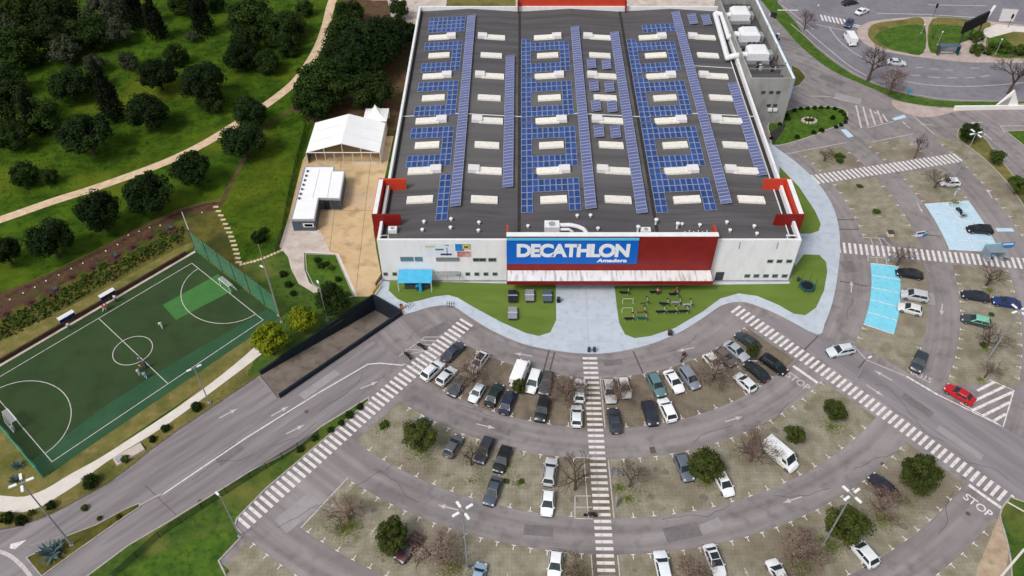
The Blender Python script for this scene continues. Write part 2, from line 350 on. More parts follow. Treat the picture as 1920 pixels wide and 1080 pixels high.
# slab joints on the walkway
for a, b in (((1044,560),(1154,560)),((1043,600),(1160,600)),((1060,640),(1150,640)),((1098,540),(1105,663))):
    line_obj('slab_joint', PX([a, b], .12), .05, .128, 'kerb')

# ---- parking islands, their T marks
TM = MB().box((0, .045, 0), (.6, .11, .004)).box((0, .4, 0), (.11, .65, .004)).mesh('stall_mark', ['paint'])
XM = MB().box((0, 0, 0), (.1, 1.3, .004)).box((0, 0, .001), (.45, .1, .004)).mesh('cross_mark', ['paint_worn'])
ISL = []
def island(name, r0, r1, a0i, a1i, a0o, a1o, m, step=None, phase=0.0, marks=(1, 1, 1), z=.006, skip=()):
    n = max(3, int(abs(a1o-a0o)/2)+2)
    inn = [pol(r0, a0i+(a1i-a0i)*k/n) for k in range(n+1)]; out = [pol(r1, a0o+(a1o-a0o)*k/n) for k in range(n+1)]
    o = sheet(name, inn+out[::-1], z, m)
    if step:
        lo, hi = min(a0i, a0o), max(a1i, a1o); k = math.ceil((lo-phase)/step)
        while k*step+phase < hi:
            a = k*step+phase; k += 1
            if any(s0 <= a <= s1 for s0, s1 in skip): continue
            for which, r in ((0, r0+.05), (1, (r0+r1)/2), (2, r1-.05)):
                if not marks[which]: continue
                l0 = a0i+(a0o-a0i)*(r-r0)/(r1-r0)+.4; l1 = a1i+(a1o-a1i)*(r-r0)/(r1-r0)-.4
                if not l0 < a < l1: continue
                if which == 1 and rnd.random() < .6: continue
                p = pol(r, a)
                mk = link('stall_mark', XM if which == 1 else TM, o, (p[0], p[1], z+.004), radians(a)+(pi if which == 0 else 0))
                mk.rotation_euler = (0, 0, radians(a)+(pi if which == 0 else 0))
    ISL.append(o); return o
I1 = (35.7, 45.4); I2 = (50.8, 60.3); I3 = (65.5, 74.8); I4 = (80.0, 89.6)
zl = 2.2
island('parking_island', *I1, -38.6, -3.6, -38.0, -3.0, 'paver_brown', 3.7, 1.0, (1, 1, 1))
island('parking_island', *I1, 1.2, 46.2, .8, 45.2, 'paver_brown', 3.7, 1.0, (1, 1, 1))
island('parking_island', *I2, -37.4, -2.7, -37.6, -2.3, 'paver', 2.72, .3, (1, 1, 1))
island('parking_island', *I2, .8, 44.4, .6, 44.0, 'paver', 2.72, .3, (1, 1, 1))
island('parking_island', *I3, -34.5, -2.1, -34.4, -1.9, 'paver', 1.98, .2, (1, 1, 1))
island('parking_island', *I3, .6, 43.2, .5, 42.8, 'paver', 1.98, .2, (1, 1, 1))
island('parking_island', *I4, -37.6, -1.7, -37.2, -1.5, 'paver', 1.85, .1, (1, 0, 0))
island('parking_island', *I4, .5, 41.2, .4, 40.2, 'paver', 1.85, .1, (1, 0, 0))
island('parking_island', 51.4, 60.9, 56.6, 81.4, 55.0, 81.6, 'paver', 2.75, .6, (1, 0, 1), skip=((62, 81),))
island('parking_island', 66.0, 75.6, 56.0, 81.8, 60.5, 82.0, 'paver', 1.98, .4, (1, 1, 1))
island('parking_island', 51.2, 61.2, 86.8, 106.0, 86.2, 105.4, 'paver', 2.75, .6, (1, 1, 1))
island('parking_island', 66.2, 75.8, 85.6, 105.0, 85.4, 104.6, 'paver', 1.98, .4, (1, 1, 1), skip=((85,97),))
island('parking_island', 51.0, 61.0, 109.6, 118.0, 109.0, 116.0, 'paver', 2.75, .6, (1, 1, 1))
island('parking_island', 66.0, 75.6, 108.4, 114.4, 107.8, 113.0, 'paver', 1.98, .4, (1, 1, 1))
island('parking_island', 81.2, 90.5, 58.0, 82.6, 60.0, 82.8, 'paver', 1.85, .3, (1, 0, 0))
island('parking_island', 81.2, 87.5, 85.0, 111.0, 85.0, 110.0, 'paver', 1.85, .3, (1, 0, 0))
# edge line of the third ring, and the walkway strips beside the middle crossing
line_obj('edge_line', PX([(652,896),(564,990)]), .16, .012, 'paint_worn')
for a, b in (((1467,290),(1588,267)),((1636,266),(1712,251))): line_obj('edge_line', PX([a, b]), .16, .012, 'paint_worn')
for rr in (I1, I2, I3, I4):
    for dx in (-2.75, .75):
        line_obj('crossing_border', [(13.25+dx, CY-rr[0]-.1), (13.25+dx, CY-rr[1]+.1)], .14, .014, 'paint_worn')
    sheet('crossing_floor', [(10.6, CY-rr[0]), (13.9, CY-rr[0]), (13.9, CY-rr[1]), (10.6, CY-rr[1])], .010, 'paver_brown')
# ---- blue bays
def bay(name, r0, r1, a0, a1, m, n, split):
    o = sheet(name, [pol(r0, a0+(a1-a0)*k/8) for k in range(9)]+[pol(r1, a1-(a1-a0)*k/8) for k in range(9)], .012, m)
    for k in range(n+1):
        a = a0+(a1-a0)*k/n; line_obj('bay_line', [pol(r0, a), pol(r1, a)], .16, .017, 'paint', o)
    if split: line_obj('bay_line', [pol((r0+r1)/2, a0+(a1-a0)*k/8) for k in range(9)], .16, .018, 'paint', o)
    return o
cy = bay('cyan_bay', 51.4, 56.3, 62.2, 80.0, 'paint_cyan', 5, False)
pb = bay('pale_blue_bay', 66.4, 75.6, 85.4, 96.6, 'paint_paleblue', 5, True)
# ---- zebra crossings
STRIPE = {}
def zebra(name, a, b, wd, pitch_=1.0, sw=.46, z=.016, skew=0.0, m='paint'):
    a = Vector(a); b = Vector(b); L = (b-a).length; d = (b-a)/L; n = int(L/pitch_)+1
    o = empty(name, (a.x, a.y, 0), kind='structure')
    key = (wd, sw, m)
    if key not in STRIPE: STRIPE[key] = MB().box((0, 0, 0), (sw, wd, .004)).mesh('stripe', [m])
    for k in range(n):
        q = d*(k*pitch_)
        link('stripe', STRIPE[key], o, (q.x, q.y, z), atan2(d.y, d.x)+skew)
    return o
zebra('crosswalk', G(874,605), G(446,988), 2.7)
zebra('crosswalk', G(1106,672), (12.25, 41), 2.35)
zebra('crosswalk', G(1380,580), G(1896,941), 2.4)
zebra('crosswalk', G(1573,464), G(1985,500), 3.0, 1.0, .46, skew=-.06)
zebra('crosswalk', G(1512,339), G(1800,295), 3.0, 1.0, .5, skew=.12)
# ---- stop lines, words, arrows
def stop_line(a, b, wd=.5): line_obj('stop_line', PX([a, b]), wd, .012, 'paint')
stop_line((1487,686),(1533,718)); stop_line((1816,909),(1878,953)); stop_line((1700,706),(1758,740), .35)
line_obj('edge_line', PX([(1600,648),(1625,675),(1700,706)]), .16, .012, 'paint_worn'); line_obj('edge_line', PX([(1758,740),(1880,800)]), .2, .012, 'paint')
def words(txt, p, size, rz, m='paint', name='road_word', sx=1.0, z=.012, bold=.012):
    c = bpy.data.curves.new(name, 'FONT'); c.body = txt; c.size = size; c.align_x = 'CENTER'; c.align_y = 'CENTER'; c.offset = bold*size
    t = bpy.data.objects.new('tmp', c); COL.objects.link(t)
    me = bpy.data.meshes.new_from_object(t.evaluated_get(bpy.context.evaluated_depsgraph_get())); bpy.data.objects.remove(t); me.materials.clear(); me.materials.append(MATS[m])
    me.transform(Matrix.Diagonal((sx, 1, 1, 1)))
    o = link(name, me, None, (p[0], p[1], z), rz); o['kind'] = 'structure'; return o
def ang2(a, b):
    a = G(*a); b = G(*b); return atan2(b[1]-a[1], b[0]-a[0])
words('STOP', G(1496,715), 1.75, ang2((1480,704),(1513,727)), 'paint_worn', sx=.95)
words('STOP', G(1833,948), 1.75, ang2((1812,932),(1853,963)), 'paint', sx=.95)
words('STOP', G(1728,705), 1.6, ang2((1750,718),(1703,696)), 'paint_worn', sx=.85)
AR = MB().add([(-1.5,-.09,0),(.5,-.09,0),(.5,.09,0),(-1.5,.09,0)], [(0,1,2,3)]).add([(.4,-.36,0),(1.5,0,0),(.4,.36,0)], [(0,1,2)]).mesh('arrow_mark', ['paint_worn'])
for a, b in (((1000,668),(962,662)),((895,795),(927,803)),((858,956),(822,947)),((1300,652),(1272,658)),((1362,790),(1390,782)),((1502,932),(1470,942)),
             ((1670,712),(1642,696)),((1625,722),(1655,742)),((1596,550),(1597,525)),((1569,505),(1565,480)),((1720,380),(1730,400)),((1862,375),(1848,350)),((1767,570),(1765,590)),
             ((415,782),(442,768)),((505,782),(545,760)),((540,812),(568,798)),((680,727),(705,717)),((1705,240),(1692,228)),((1850,228),(1812,232)),((1752,235),(1722,232)),((1860,262),(1842,248)),((1650,218),(1640,210))):
    ar = link('arrow_mark', AR, None, (*G((a[0]+b[0])/2, (a[1]+b[1])/2), .012), ang2(a, b)); ar['kind'] = 'structure'
sheet('left_road', PX([(-60,1012),(0,997),(40,989),(100,966),(150,939),(200,912),(240,882),(280,849),(335,809),(410,759),(484,710),(522,748),(640,668),(700,640),(745,668),(690,744),(640,774),(600,798),(560,833),(470,880),(400,924),(320,973),(240,1020),(160,1080),(60,1140),(-100,1140)]), .005, 'road_streak_left')
sheet('cross_road', PX([(1415,592),(1470,600),(1533,632),(1590,655),(1690,705),(1790,760),(1880,802),(1990,860),(1990,985),(1905,930),(1750,822),(1600,715),(1490,640)]), .005, 'road_streak_right')
# left road markings
line_obj('lane_line', PX([(302,929),(460,822),(600,735),(690,683),(712,681),(757,685)]), .2, .012, 'paint')
line_obj('lane_line', PX(smooth([(-20,1030),(15,1040),(45,1065),(70,1100)], 4)), .5, .012, 'paint_worn')
tri_mark = sheet('yield_mark', PX([(20,1020),(50,1012),(28,1030),(18,1028)]), .012, 'paint')
# hatched corner on the right
hz = [(1823,768),(1900,728),(1882,798)]
line_obj('hatch_border', PX([(1855,712),(1901,732),(1881,800),(1800,755)]), .2, .012, 'paint')
for a, b in (((1832,733),(1865,716)),((1826,752),(1885,724)),((1822,770),(1899,735)),((1842,780),(1894,754)),((1862,790),(1886,776))):
    line_obj('hatch_line', PX([a, b]), .45, .016, 'paint')
# drainage channels and tarmac scars
for a, b in (((1030,655),(1018,700)),((1187,658),(1207,703)),((1534,630),(1504,660)),((1560,412),(1603,412)),((1560,430),(1610,430)),((1575,527),(1626,537)),((1733,440),(1763,443)),((1040,660),(1030,700)),((1610,690),(1625,672))):
    line_obj('drain_strip', PX([a, b]), .26, .006, 'drain')
line_obj('drain_strip', PX([(272,910),(330,965)]), .1, .012, 'drain')
line_obj('manhole', PX([(1222,838),(1226,850)]), .8, .006, 'drain')
for q in ((1655,870),(375,940),(1815,963),(1750,912),(575,772)):
    build(MB().lathe((*G(*q), 0), [(.35, 0), (.35, .008)], 14), 'manhole', 'drain')['kind'] = 'structure'

# ---- upper right: service lane, street, green islands
sheet('street', PX(smooth([(1440,-40),(1490,35),(1515,70),(1555,105),(1600,135),(1650,158),(1710,175),(1790,186),(1960,187),(2300,170)], 3))+PX([(2400,-200),(1440,-200)]), .008, 'road_asphalt')
sheet('verge_line', PX(smooth([(1380,-60),(1436,12),(1470,52),(1510,95),(1560,132),(1610,155),(1650,172),(1690,190),(1760,200),(1850,202),(1870,197)], 4))+PX(smooth([(1960,190),(1790,190),(1710,179),(1650,162),(1600,140),(1555,110),(1515,75),(1490,40),(1450,-5),(1420,-60)], 4)), .012, 'grass_bright')
line_obj('pale_kerb', PX(smooth([(1482,45),(1515,73),(1555,107),(1600,137),(1650,160),(1710,177),(1790,188),(1850,189)], 5)), .3, .1, 'kerb')
raised('traffic_island', PX(smooth([(1607,65),(1615,48),(1650,38),(1740,32),(1850,40),(1990,62),(1990,112),(1850,118),(1800,116),(1720,107),(1660,97),(1625,85)], 4, True)), .12, 'sidewalk', .2)
def flat(name, pts, z, m, n=4): return sheet(name, PX(smooth(pts, n, True)), z, m)
flat('dry_lawn', [(1627,60),(1640,45),(1690,38),(1731,37),(1731,100),(1690,98),(1650,88),(1632,75)], .104, 'grass_dry')
flat('lawn', [(1640,68),(1675,52),(1731,50),(1731,100),(1690,98),(1660,88)], .11, 'grass_bright')
flat('dry_lawn', [(1748,36),(1830,38),(1858,46),(1835,68),(1795,82),(1745,100)], .104, 'grass_dry')
flat('lawn', [(1747,50),(1800,50),(1840,62),(1815,76),(1790,84),(1745,98)], .11, 'grass_bright')
flat('lawn', [(1850,72),(1870,58),(1920,58),(1990,66),(1990,112),(1920,110),(1862,108),(1850,95)], .104, 'grass_dry')
flat('lawn', [(1852,76),(1872,66),(1905,90),(1920,106),(1865,105)], .11, 'grass_bright')
sheet('island_corner', PX([(1845,55),(1870,46),(1990,58),(1990,66),(1900,60),(1855,72),(1842,64)]), .116, 'white_path')
line_obj('lane_line', PX(smooth([(1494,40),(1530,72),(1560,97),(1595,125),(1625,142)], 4)), .25, .016, 'paint_worn')
line_obj('lane_line', PX(smooth([(1555,52),(1575,78),(1600,98),(1618,108)], 4)), .22, .016, 'paint_worn')
line_obj('lane_line', PX(smooth([(1466,10),(1495,32),(1515,47),(1525,55)], 4)), .22, .016, 'paint_worn')
line_obj('lane_line', PX(smooth([(1700,153),(1740,159),(1800,162),(1860,160),(1930,154)], 4)), .22, .016, 'paint_worn')
for x0, x1, y0, y1 in ((1707,1726,141,141),(1741,1763,144,146),(1776,1796,146,146),(1808,1828,146,146),(1838,1856,144,141),(1717,1732,127,127),(1744,1760,129,130),(1772,1786,131,132),(1820,1836,128,127)):
    line_obj('lane_dash', PX([(x0,y0),(x1,y1)]), .22, .016, 'paint_worn')
line_obj('stop_line', PX([(1849,35),(1866,10)]), .7, .016, 'paint'); line_obj('stop_line', PX([(1458,19),(1496,19)]), .5, .016, 'paint')
line_obj('lane_line', PX([(1530,46),(1590,58),(1625,59)]), .25, .016, 'paint_worn'); line_obj('lane_line', PX([(1645,25),(1735,27),(1830,33)]), .3, .016, 'paint_worn')
line_obj('lane_line', PX([(1740,9),(1850,11)]), .25, .016, 'paint_worn')
zebra('crosswalk', G(1541,33), G(1588,42), 3.4, 1.0, .5, skew=.35)
zebra('crosswalk', G(1606,47), G(1604,50), 3.0, 1.0, .5)
sheet('crossing_pad', PX([(1880,16),(1910,18),(1900,40),(1872,40)]), .014, 'paint_worn')
sheet('lane_pavement', PX(smooth([(1684,206),(1730,220),(1770,215),(1800,208),(1900,205),(1960,200),(1960,196),(1850,204),(1760,202),(1700,193),(1672,188)], 3, True)), .016, 'sidewalk')
for a, b in (((1700,206),(1752,252)),((1520,180),(1555,181)),((1555,181),(1590,190)),((1876,236),(1960,236)),((1876,236),(1884,248))):
    line_obj('lane_line', PX([a, b]), .2, .012, 'paint_worn')
for a, b in (((1605,197),(1615,240)),((1618,200),(1628,237)),((1631,204),(1641,234)),((1645,207),(1654,231)),((1655,214),(1664,228))):
    line_obj('hatch_line', PX([a, b]), .4, .012, 'paint_worn')
line_obj('edge_line', PX([(1625,240),(1675,228)]), .18, .012, 'paint_worn')
sheet('blue_sign_mark', PX([(1672,222),(1695,215),(1700,220),(1678,226)]), .013, 'paint_paleblue'); sheet('blue_sign_mark', PX([(1576,243),(1586,242),(1601,256),(1590,258)]), .013, 'paint_paleblue')
line_obj('blue_strip', PX([(1868,431),(1900,431)]), 1.0, .013, 'paint_paleblue')
raised('hedge_lawn', PX(smooth([(1440,232),(1470,208),(1510,201),(1560,200),(1583,205),(1590,215),(1584,230),(1555,243),(1500,264),(1450,274),(1443,255)], 4, True)), .1, 'grass_bright', .3)
raised('side_bed', PX([(1483,122),(1500,130),(1512,145),(1500,160),(1486,165)]), .1, 'grass_olive', .15)
raised('corner_bed', PX(smooth([(1800,240),(1830,248),(1850,262),(1870,290),(1960,400),(1960,360),(1990,420),(1960,440),(1890,345),(1845,298),(1815,275),(1795,258)], 3, True)), .06, 'grass_dry', .2)
raised('side_lawn_bed', PX([(1884,246),(1960,243),(1990,330),(1940,290),(1905,262)]), .1, 'grass_bright', .2)
# lower right corner
raised('corner_lawn', PX(smooth([(1888,938),(1905,935),(1990,985),(2050,1150),(1880,1180),(1895,1080),(1885,1010),(1873,965)], 3, True)), .1, 'grass_verge', .22)
line_obj('white_edging', PX([(1888,942),(1990,1000)]), .25, .12, 'white_path'); line_obj('white_edging', PX([(1920,1030),(1865,1095)]), .3, .12, 'white_path')
sheet('dry_corner', PX(smooth([(1880,960),(1892,1010),(1880,1090),(1840,1100),(1830,1075),(1850,1025),(1866,985)], 3, True)), .012, 'soil_pale')
sheet('behind_site', PX([(640,-60),(780,-60),(785,15),(770,60),(740,80),(690,45),(640,30)]), -.006, 'soil')
# =================================================================== THE SHOP
mat('wall_white', (231,231,232), (239,239,240), .3, .8, c3=(214,212,211), scale3=.9, amt3=.4, stretch=(1,1,.25))
mat('wall_white_stained', (230,230,230), (240,240,240), 1.0, .8, c3=(158,150,148), scale3=1.8, amt3=.75, stretch=(1,.15,1))
mat('roof_grey', (78,76,78), (98,96,97), .35, .75, c3=(64,62,63), scale3=.7, amt3=.7, bump=.3, bscale=5, stretch=(.12,1.6,1), c4=(106,104,102), scale4=.05)
mat('gutter_dark', (46,43,42), (62,58,55), 1.2, .9)
mat('red_panel', (122,16,12), (134,22,16), .3, .5, c3=(112,14,12), scale3=.9, amt3=.4, spec=.4)
mat('red_bright', (196,62,40), (206,72,46), .5, .55)
mat('blue_sign', (0,96,190), (0,100,196), .2, .45)
mat('cyan_trim', (90,190,222), rough=.5)
mat('letter_white', (232,234,238), rough=.6)
mat('skylight_white', (234,230,219), (242,239,231), .8, .6, c3=(212,206,192), scale3=1.6, amt3=.6, randv=.05)
mat('flap_grey', (222,218,218), (230,227,227), 1, .6)
mat('solar_cell', (36,64,124), (48,78,140), 1.5, .28, randv=.25, spec=.4)
mat('solar_strip', (92,98,140), (106,112,154), 1.5, .25, randv=.12, spec=.4)  # paler than solar_cell: sky reflection on the tilted panels put into the colour
mat('solar_frame', (182,192,210), rough=.5)
mat('rail_dark', (34,34,36), rough=.7)
mat('glass_dark', (40,46,46), (62,70,68), 3, .15, spec=.6)
mat('glass_teal', (72,120,130), (90,140,150), 2, .15, spec=.6)
mat('frame_grey', (128,132,134), rough=.5)
mat('frame_white', (222,222,222), rough=.6)
mat('metal_white', (228,229,231), (236,237,238), 2, .5, c3=(206,206,208), scale3=3, amt3=.4)
mat('metal_grey', (150,152,156), (168,170,173), 2, .45, c3=(128,128,130), scale3=3)
mat('metal_dark', (58,60,64), (74,76,80), 3, .55)
mat('concrete_wall', (146,145,142), (164,163,160), .35, .9, c3=(126,124,120), scale3=.8, amt3=.6, stretch=(1,1,.3))
mat('cyan_panel', (34,164,212), rough=.5)
mat('prefab_grey', (74,82,92), (88,96,106), 1, .7)
mat('tent_white', (242,242,243), (247,247,248), .4, .6)
mat('tent_frame', (206,202,198), rough=.5)
mat('awning_blue', (70,170,212), (86,186,224), .8, .55)
def WX(bx, Y): return bx+(bx+23)*.00034*(Y-102)
BX0, BX1, BY0, BY1, BZ = -23.0, 49.3, 102.0, 189.0, 9.5
XR = [-10.9, 13.25, 37.3]; XV = [BX0, 1.2, 25.25, BX1]
ZV, ZR = 8.3, 9.05
def roofz(bx):
    for i in range(3):
        if bx <= XV[i+1] or i == 2:
            h = (bx-XV[i])/(XR[i]-XV[i]) if bx < XR[i] else (XV[i+1]-bx)/(XV[i+1]-XR[i])
            return ZV+(ZR-ZV)*max(0, min(1, h))
def FZ(x, y, Y=BY0):
    v = (540-y)/F; z = CAM_H-Y*(1-v)/(1+v); return ((x-960)/F*(Y+CAM_H-z)*.70711, z)
def quadbox(mb, c4, z0, z1, mi=0): return mb.prism(c4, z0, z1, mi)
shop = empty('store_building', (13, 102, 0), label='large white retail store with grey three-bay roof and red and blue entrance signboard', cat='building')
def sp(mb, name, mats, parent=shop, sm=None):
    """part modelled in world coordinates"""
    o = build(mb, name, mats, parent, sm=sm)
    r = shop
    if parent is shop: o.location = (-13, -102, 0)
    return o
t = .45
def W(bx, Y): return (WX(bx, Y), Y)
sp(quadbox(MB(), [W(BX0,BY0),W(BX1,BY0),W(BX1,BY0+t),W(BX0,BY0+t)], -.1, BZ), 'wall', 'wall_white')
sp(quadbox(MB(), [W(BX0,BY0+t),W(BX0+t,BY0+t),W(BX0+t,BY1-t),W(BX0,BY1-t)], -.1, BZ+.002), 'wall', 'wall_white')
sp(quadbox(MB(), [W(BX1-t,BY0+t),W(BX1,BY0+t),W(BX1,BY1-t),W(BX1-t,BY1-t)], -.1, BZ+.002), 'wall', 'wall_white')
sp(quadbox(MB(), [W(BX0,BY1-t),W(BX1,BY1-t),W(BX1,BY1),W(BX0,BY1)], -.1, BZ), 'wall', 'wall_white')
rb = MB()
xs = [BX0+t, XR[0], XV[1], XR[1], XV[2], XR[2], BX1-t]
for i in range(6):
    a, b = xs[i], xs[i+1]; y0, y1 = BY0+t, BY1-t
    rb.add([(WX(a,y0),y0,roofz(a)),(WX(b,y0),y0,roofz(b)),(WX(b,y1),y1,roofz(b)),(WX(a,y1),y1,roofz(a))], [(0,1,2,3)])
roof = sp(rb, 'roof', 'roof_grey')
def rp(mb, name, mats, sm=None): return build(mb, name, mats, roof, sm=sm)
for bx in (XV[1], XV[2]):
    rp(quadbox(MB(), [W(bx-.28,BY0+t),W(bx+.28,BY0+t),W(bx+.28,BY1-t),W(bx-.28,BY1-t)], ZV, ZV+.06), 'valley_gutter', 'gutter_dark')
rp(quadbox(MB(), [W(BX0+t,BY0+t),W(BX0+t+.6,BY0+t),W(BX0+t+.6,BY1-t),W(BX0+t,BY1-t)], ZV, ZV+.08), 'edge_gutter', 'gutter_dark')
rp(quadbox(MB(), [W(BX1-t-.7,BY0+t),W(BX1-t,BY0+t),W(BX1-t,BY1-t),W(BX1-t-.7,BY1-t)], ZV, ZV+.08), 'edge_gutter', 'gutter_dark')
Yj = 141.6
for i in range(6):
    a, b = xs[i], xs[i+1]
    rp(MB().bar((WX(a,Yj),Yj,roofz(a)+.08), (WX(b,Yj),Yj,roofz(b)+.08), .1), 'pipe', 'frame_white')
rp(MB().bar((WX(XR[2],161),161,roofz(XR[2])+.08), (WX(BX1-1.2,161),161,ZV+.1), .08), 'pipe', 'frame_white')
rp(MB().bar((WX(47.9,104),104,ZV+.25), (WX(47.9,178),178,ZV+.25), .12, n=6), 'pipe', 'frame_white')
# skylights, every second row with a raised smoke flap
SKY = MB().box((0,0,0), (4.9,1.9,.38), taper=.97).mesh('skylight', ['skylight_white'])
FLP = MB().box((0,0,0), (2.2,1.85,.75), taper=.97).mesh('smoke_flap', ['flap_grey'])
SY = [174.4, 165.9, 156.9, 148.0, 139.4, 130.8, 122.5, 113.8]
sl_ = math.atan2(ZR-ZV, 12)
for r, Y in enumerate(SY):
    for i in range(3):
        for s in (-1, 1):
            bx = XR[i]+s*(5.8 if r % 2 else 6.4)
            o = link('skylight', SKY, roof, (WX(bx,Y), Y, roofz(bx)-.03)); o.rotation_euler = (0, s*sl_, 0)
            if r % 2 == 0:
                bx2 = bx-s*2.85
                o = link('smoke_flap', FLP, roof, (WX(bx2,Y), Y+.15, roofz(bx2)-.03)); o.rotation_euler = (0, s*sl_, 0)
# vents near the front
CAP = MB().lathe((0,0,0), [(.16,0),(.16,.45),(.34,.47),(.3,.62),(.05,.7)], 10).mesh('roof_vent', ['metal_white'])
for x, y in ((795,417),(846,414),(898,418),(792,432),(845,430),(897,433),(990,422),(990,437),(1082,407),(1107,407),(1121,431),(1312,423),(1362,420),(1414,425),(1368,435),(1419,439),(1279,420)):
    X, Y = G(x, y, 9.0); link('roof_vent', CAP, roof, (X, Y, roofz(X)-.02))
# ---- signboard over the entrance
SX0, SX1, SYF = -.9, 34.7, 101.0
zb, zt = 3.4, 11.25
sb = sp(MB().box(((SX0+SX1)/2, SYF+.45, zb), (SX1-SX0, .9, zt-zb)), 'signboard', 'red_panel')
def sbp(mb, name, mats): return build(mb, name, mats, sb)
sbp(MB().box(((SX0+SX1)/2, SYF+.42, zt), (SX1-SX0+.06, 1.0, .12)), 'coping', 'wall_white')
for x in (SX0+.12, SX1-.12):
    sbp(MB().add([(x-.12,SYF+.95,8.9),(x+.12,SYF+.95,8.9),(x+.12,SYF+3.6,8.6),(x-.12,SYF+3.6,8.6),(x-.12,SYF+.95,zt),(x+.12,SYF+.95,zt),(x+.12,SYF+3.6,zt-.4),(x-.12,SYF+3.6,zt-.4)], [(3,2,1,0),(4,5,6,7),(0,1,5,4),(1,2,6,5),(2,3,7,6),(3,0,4,7)]), 'fin', 'red_bright')
a = FZ(1198, 449, SYF); b = FZ(1194, 494, SYF)
bs = sbp(MB().add([(SX0-.02,SYF-.12,b[1]),(b[0],SYF-.12,b[1]),(a[0],SYF-.12,a[1]),(SX0-.02,SYF-.12,a[1]),(SX0-.02,SYF-.002,b[1]),(b[0],SYF-.002,b[1]),(a[0],SYF-.002,a[1]),(SX0-.02,SYF-.002,a[1])], [(0,1,2,3),(1,5,6,2),(3,2,6,7),(0,3,7,4),(0,4,5,1)]), 'blue_panel', 'blue_sign')
sbp(MB().box(((SX0+a[0])/2, SYF-.12, a[1]), (a[0]-SX0+.04, .3, .35)), 'cyan_edge', 'cyan_trim')
def lettering(txt, x0, x1, y0, y1, Y, m, parent, shear=0, off=.06, sp_=1.0):
    (X0, Z1), (X1, Z0) = FZ(x0, y0, Y), FZ(x1, y1, Y)
    c = bpy.data.curves.new('lettering', 'FONT'); c.body = txt; c.size = 1; c.offset = off; c.shear = shear; c.extrude = .02; c.space_character = sp_
    tt = bpy.data.objects.new('tmp', c); COL.objects.link(tt)
    me = bpy.data.meshes.new_from_object(tt.evaluated_get(bpy.context.evaluated_depsgraph_get())); bpy.data.objects.remove(tt)
    xs_ = [v.co.x for v in me.vertices]; ys_ = [v.co.y for v in me.vertices]
    for v in me.vertices:
        x = X0+(v.co.x-min(xs_))/(max(xs_)-min(xs_))*(X1-X0); z = Z0+(v.co.y-min(ys_))/(max(ys_)-min(ys_))*(Z1-Z0); v.co = (x, Y-v.co.z*3, z)
    me.materials.clear(); me.materials.append(MATS[m]); return link('lettering', me, parent)
lettering('DECATHLON', 969, 1179, 457.5, 482, SYF-.15, 'letter_white', sb, off=.045, sp_=.9)
lettering('Amadora', 1119, 1175, 485.5, 491.5, SYF-.15, 'letter_white', sb, shear=.15, off=.04)
# canopy
cn = sp(MB().box(((SX0+SX1)/2, 99.6, 2.62), (SX1-SX0, 2.8, .75)), 'canopy', 'red_panel')
build(MB().box(((SX0+SX1)/2, 99.62, 3.37), (SX1-SX0-.2, 2.6, .05)), 'canopy_top', 'wall_white_stained', cn)
sp(MB().box((12.8, 101.9, .12), (14.5, .15, 2.6)), 'entrance_glazing', 'glass_dark')
for k in range(7): sp(MB().box((6.2+k*2.2, 101.78, .12), (.1, .08, 2.6)), 'mullion', 'frame_grey')
# red corner frames
for s, XO in ((-1, BX0), (1, BX1)):
    for Y in (107.2, 117.3):
        X = WX(XO, Y); xa, xb = X-s*3.6, X+s*1.35
        sp(MB().box(((xa+xb)/2, Y, 8.35), (abs(xb-xa), .35, 2.5)), 'corner_frame', 'red_panel' if Y < 110 else 'red_bright')
        sp(MB().box((X+s*.68, Y, 5.6), (1.34, .34, 2.76)), 'corner_frame', 'red_panel')
    Xa, Xb = WX(XO, 107), WX(XO, 117.5)
    o1, o2 = Xa+s*.45, Xb+s*.45; q1, q2 = Xa+s*1.34, Xb+s*1.34
    sp(MB().prism([(o1,107.38),(q1,107.38),(q2,117.12),(o2,117.12)], 5.6, 10.8), 'corner_frame', 'red_bright')
    sp(MB().prism([(o1+s*.02,107.38),(q1-s*.1,107.38),(q2-s*.1,117.12),(o2+s*.02,117.12)], 10.8, 10.9), 'frame_cap', 'wall_white')
# windows on the front
def window(x0, y0, x1, y1, g='glass_dark', n=1, parent=None):
    (X0, Z1), (X1, Z0) = FZ(x0, y0), FZ(x1, y1)
    f = MB()
    for c, d in ((((X0+X1)/2,0,Z1-.06),(X1-X0+.1,.1,.12)),(((X0+X1)/2,0,Z0-.06),(X1-X0+.1,.14,.12)),((X0,0,Z0),(.1,.1,Z1-Z0)),((X1,0,Z0),(.1,.1,Z1-Z0))):
        f.box((c[0], BY0-.03, c[2]), d)
    for k in range(1, n): f.box((X0+(X1-X0)*k/n, BY0-.03, Z0+.06), (.09,.08,Z1-Z0-.12))
    wv = sp(f, 'window', 'frame_grey')
    build(MB().box(((X0+X1)/2, BY0-.01, Z0+.05), (X1-X0-.08, .03, Z1-Z0-.1)), 'pane', g, wv)
window(751,482,775,489,'glass_teal',2); window(778,482,792,489,'glass_teal'); window(818,483,861,489,'frame_grey',3); window(887,484,911,489.5,'glass_dark',2); window(916,484,930,489.5,'glass_dark')
for x in (723,740,859,877,894,911,928): window(x-4,511,x+4,516)
for x in (1401,1418,1436,1453,1471): window(x-4,514.5,x+4,519.5)
for x in (1444,1461.5,1479.5): window(x-4,487,x+4,492)
(X0,Z1),(X1,Z0) = FZ(1343,510),FZ(1354,526); sp(MB().box(((X0+X1)/2, BY0-.05, .12), (X1-X0, .1, Z1-.12)), 'door', 'metal_dark')
for x in (1388, 1459): sp(MB().box((*[FZ(x,455)[0], BY0-.05], FZ(x,466)[1]), (.09,.08,1.5)), 'spout', 'frame_grey')
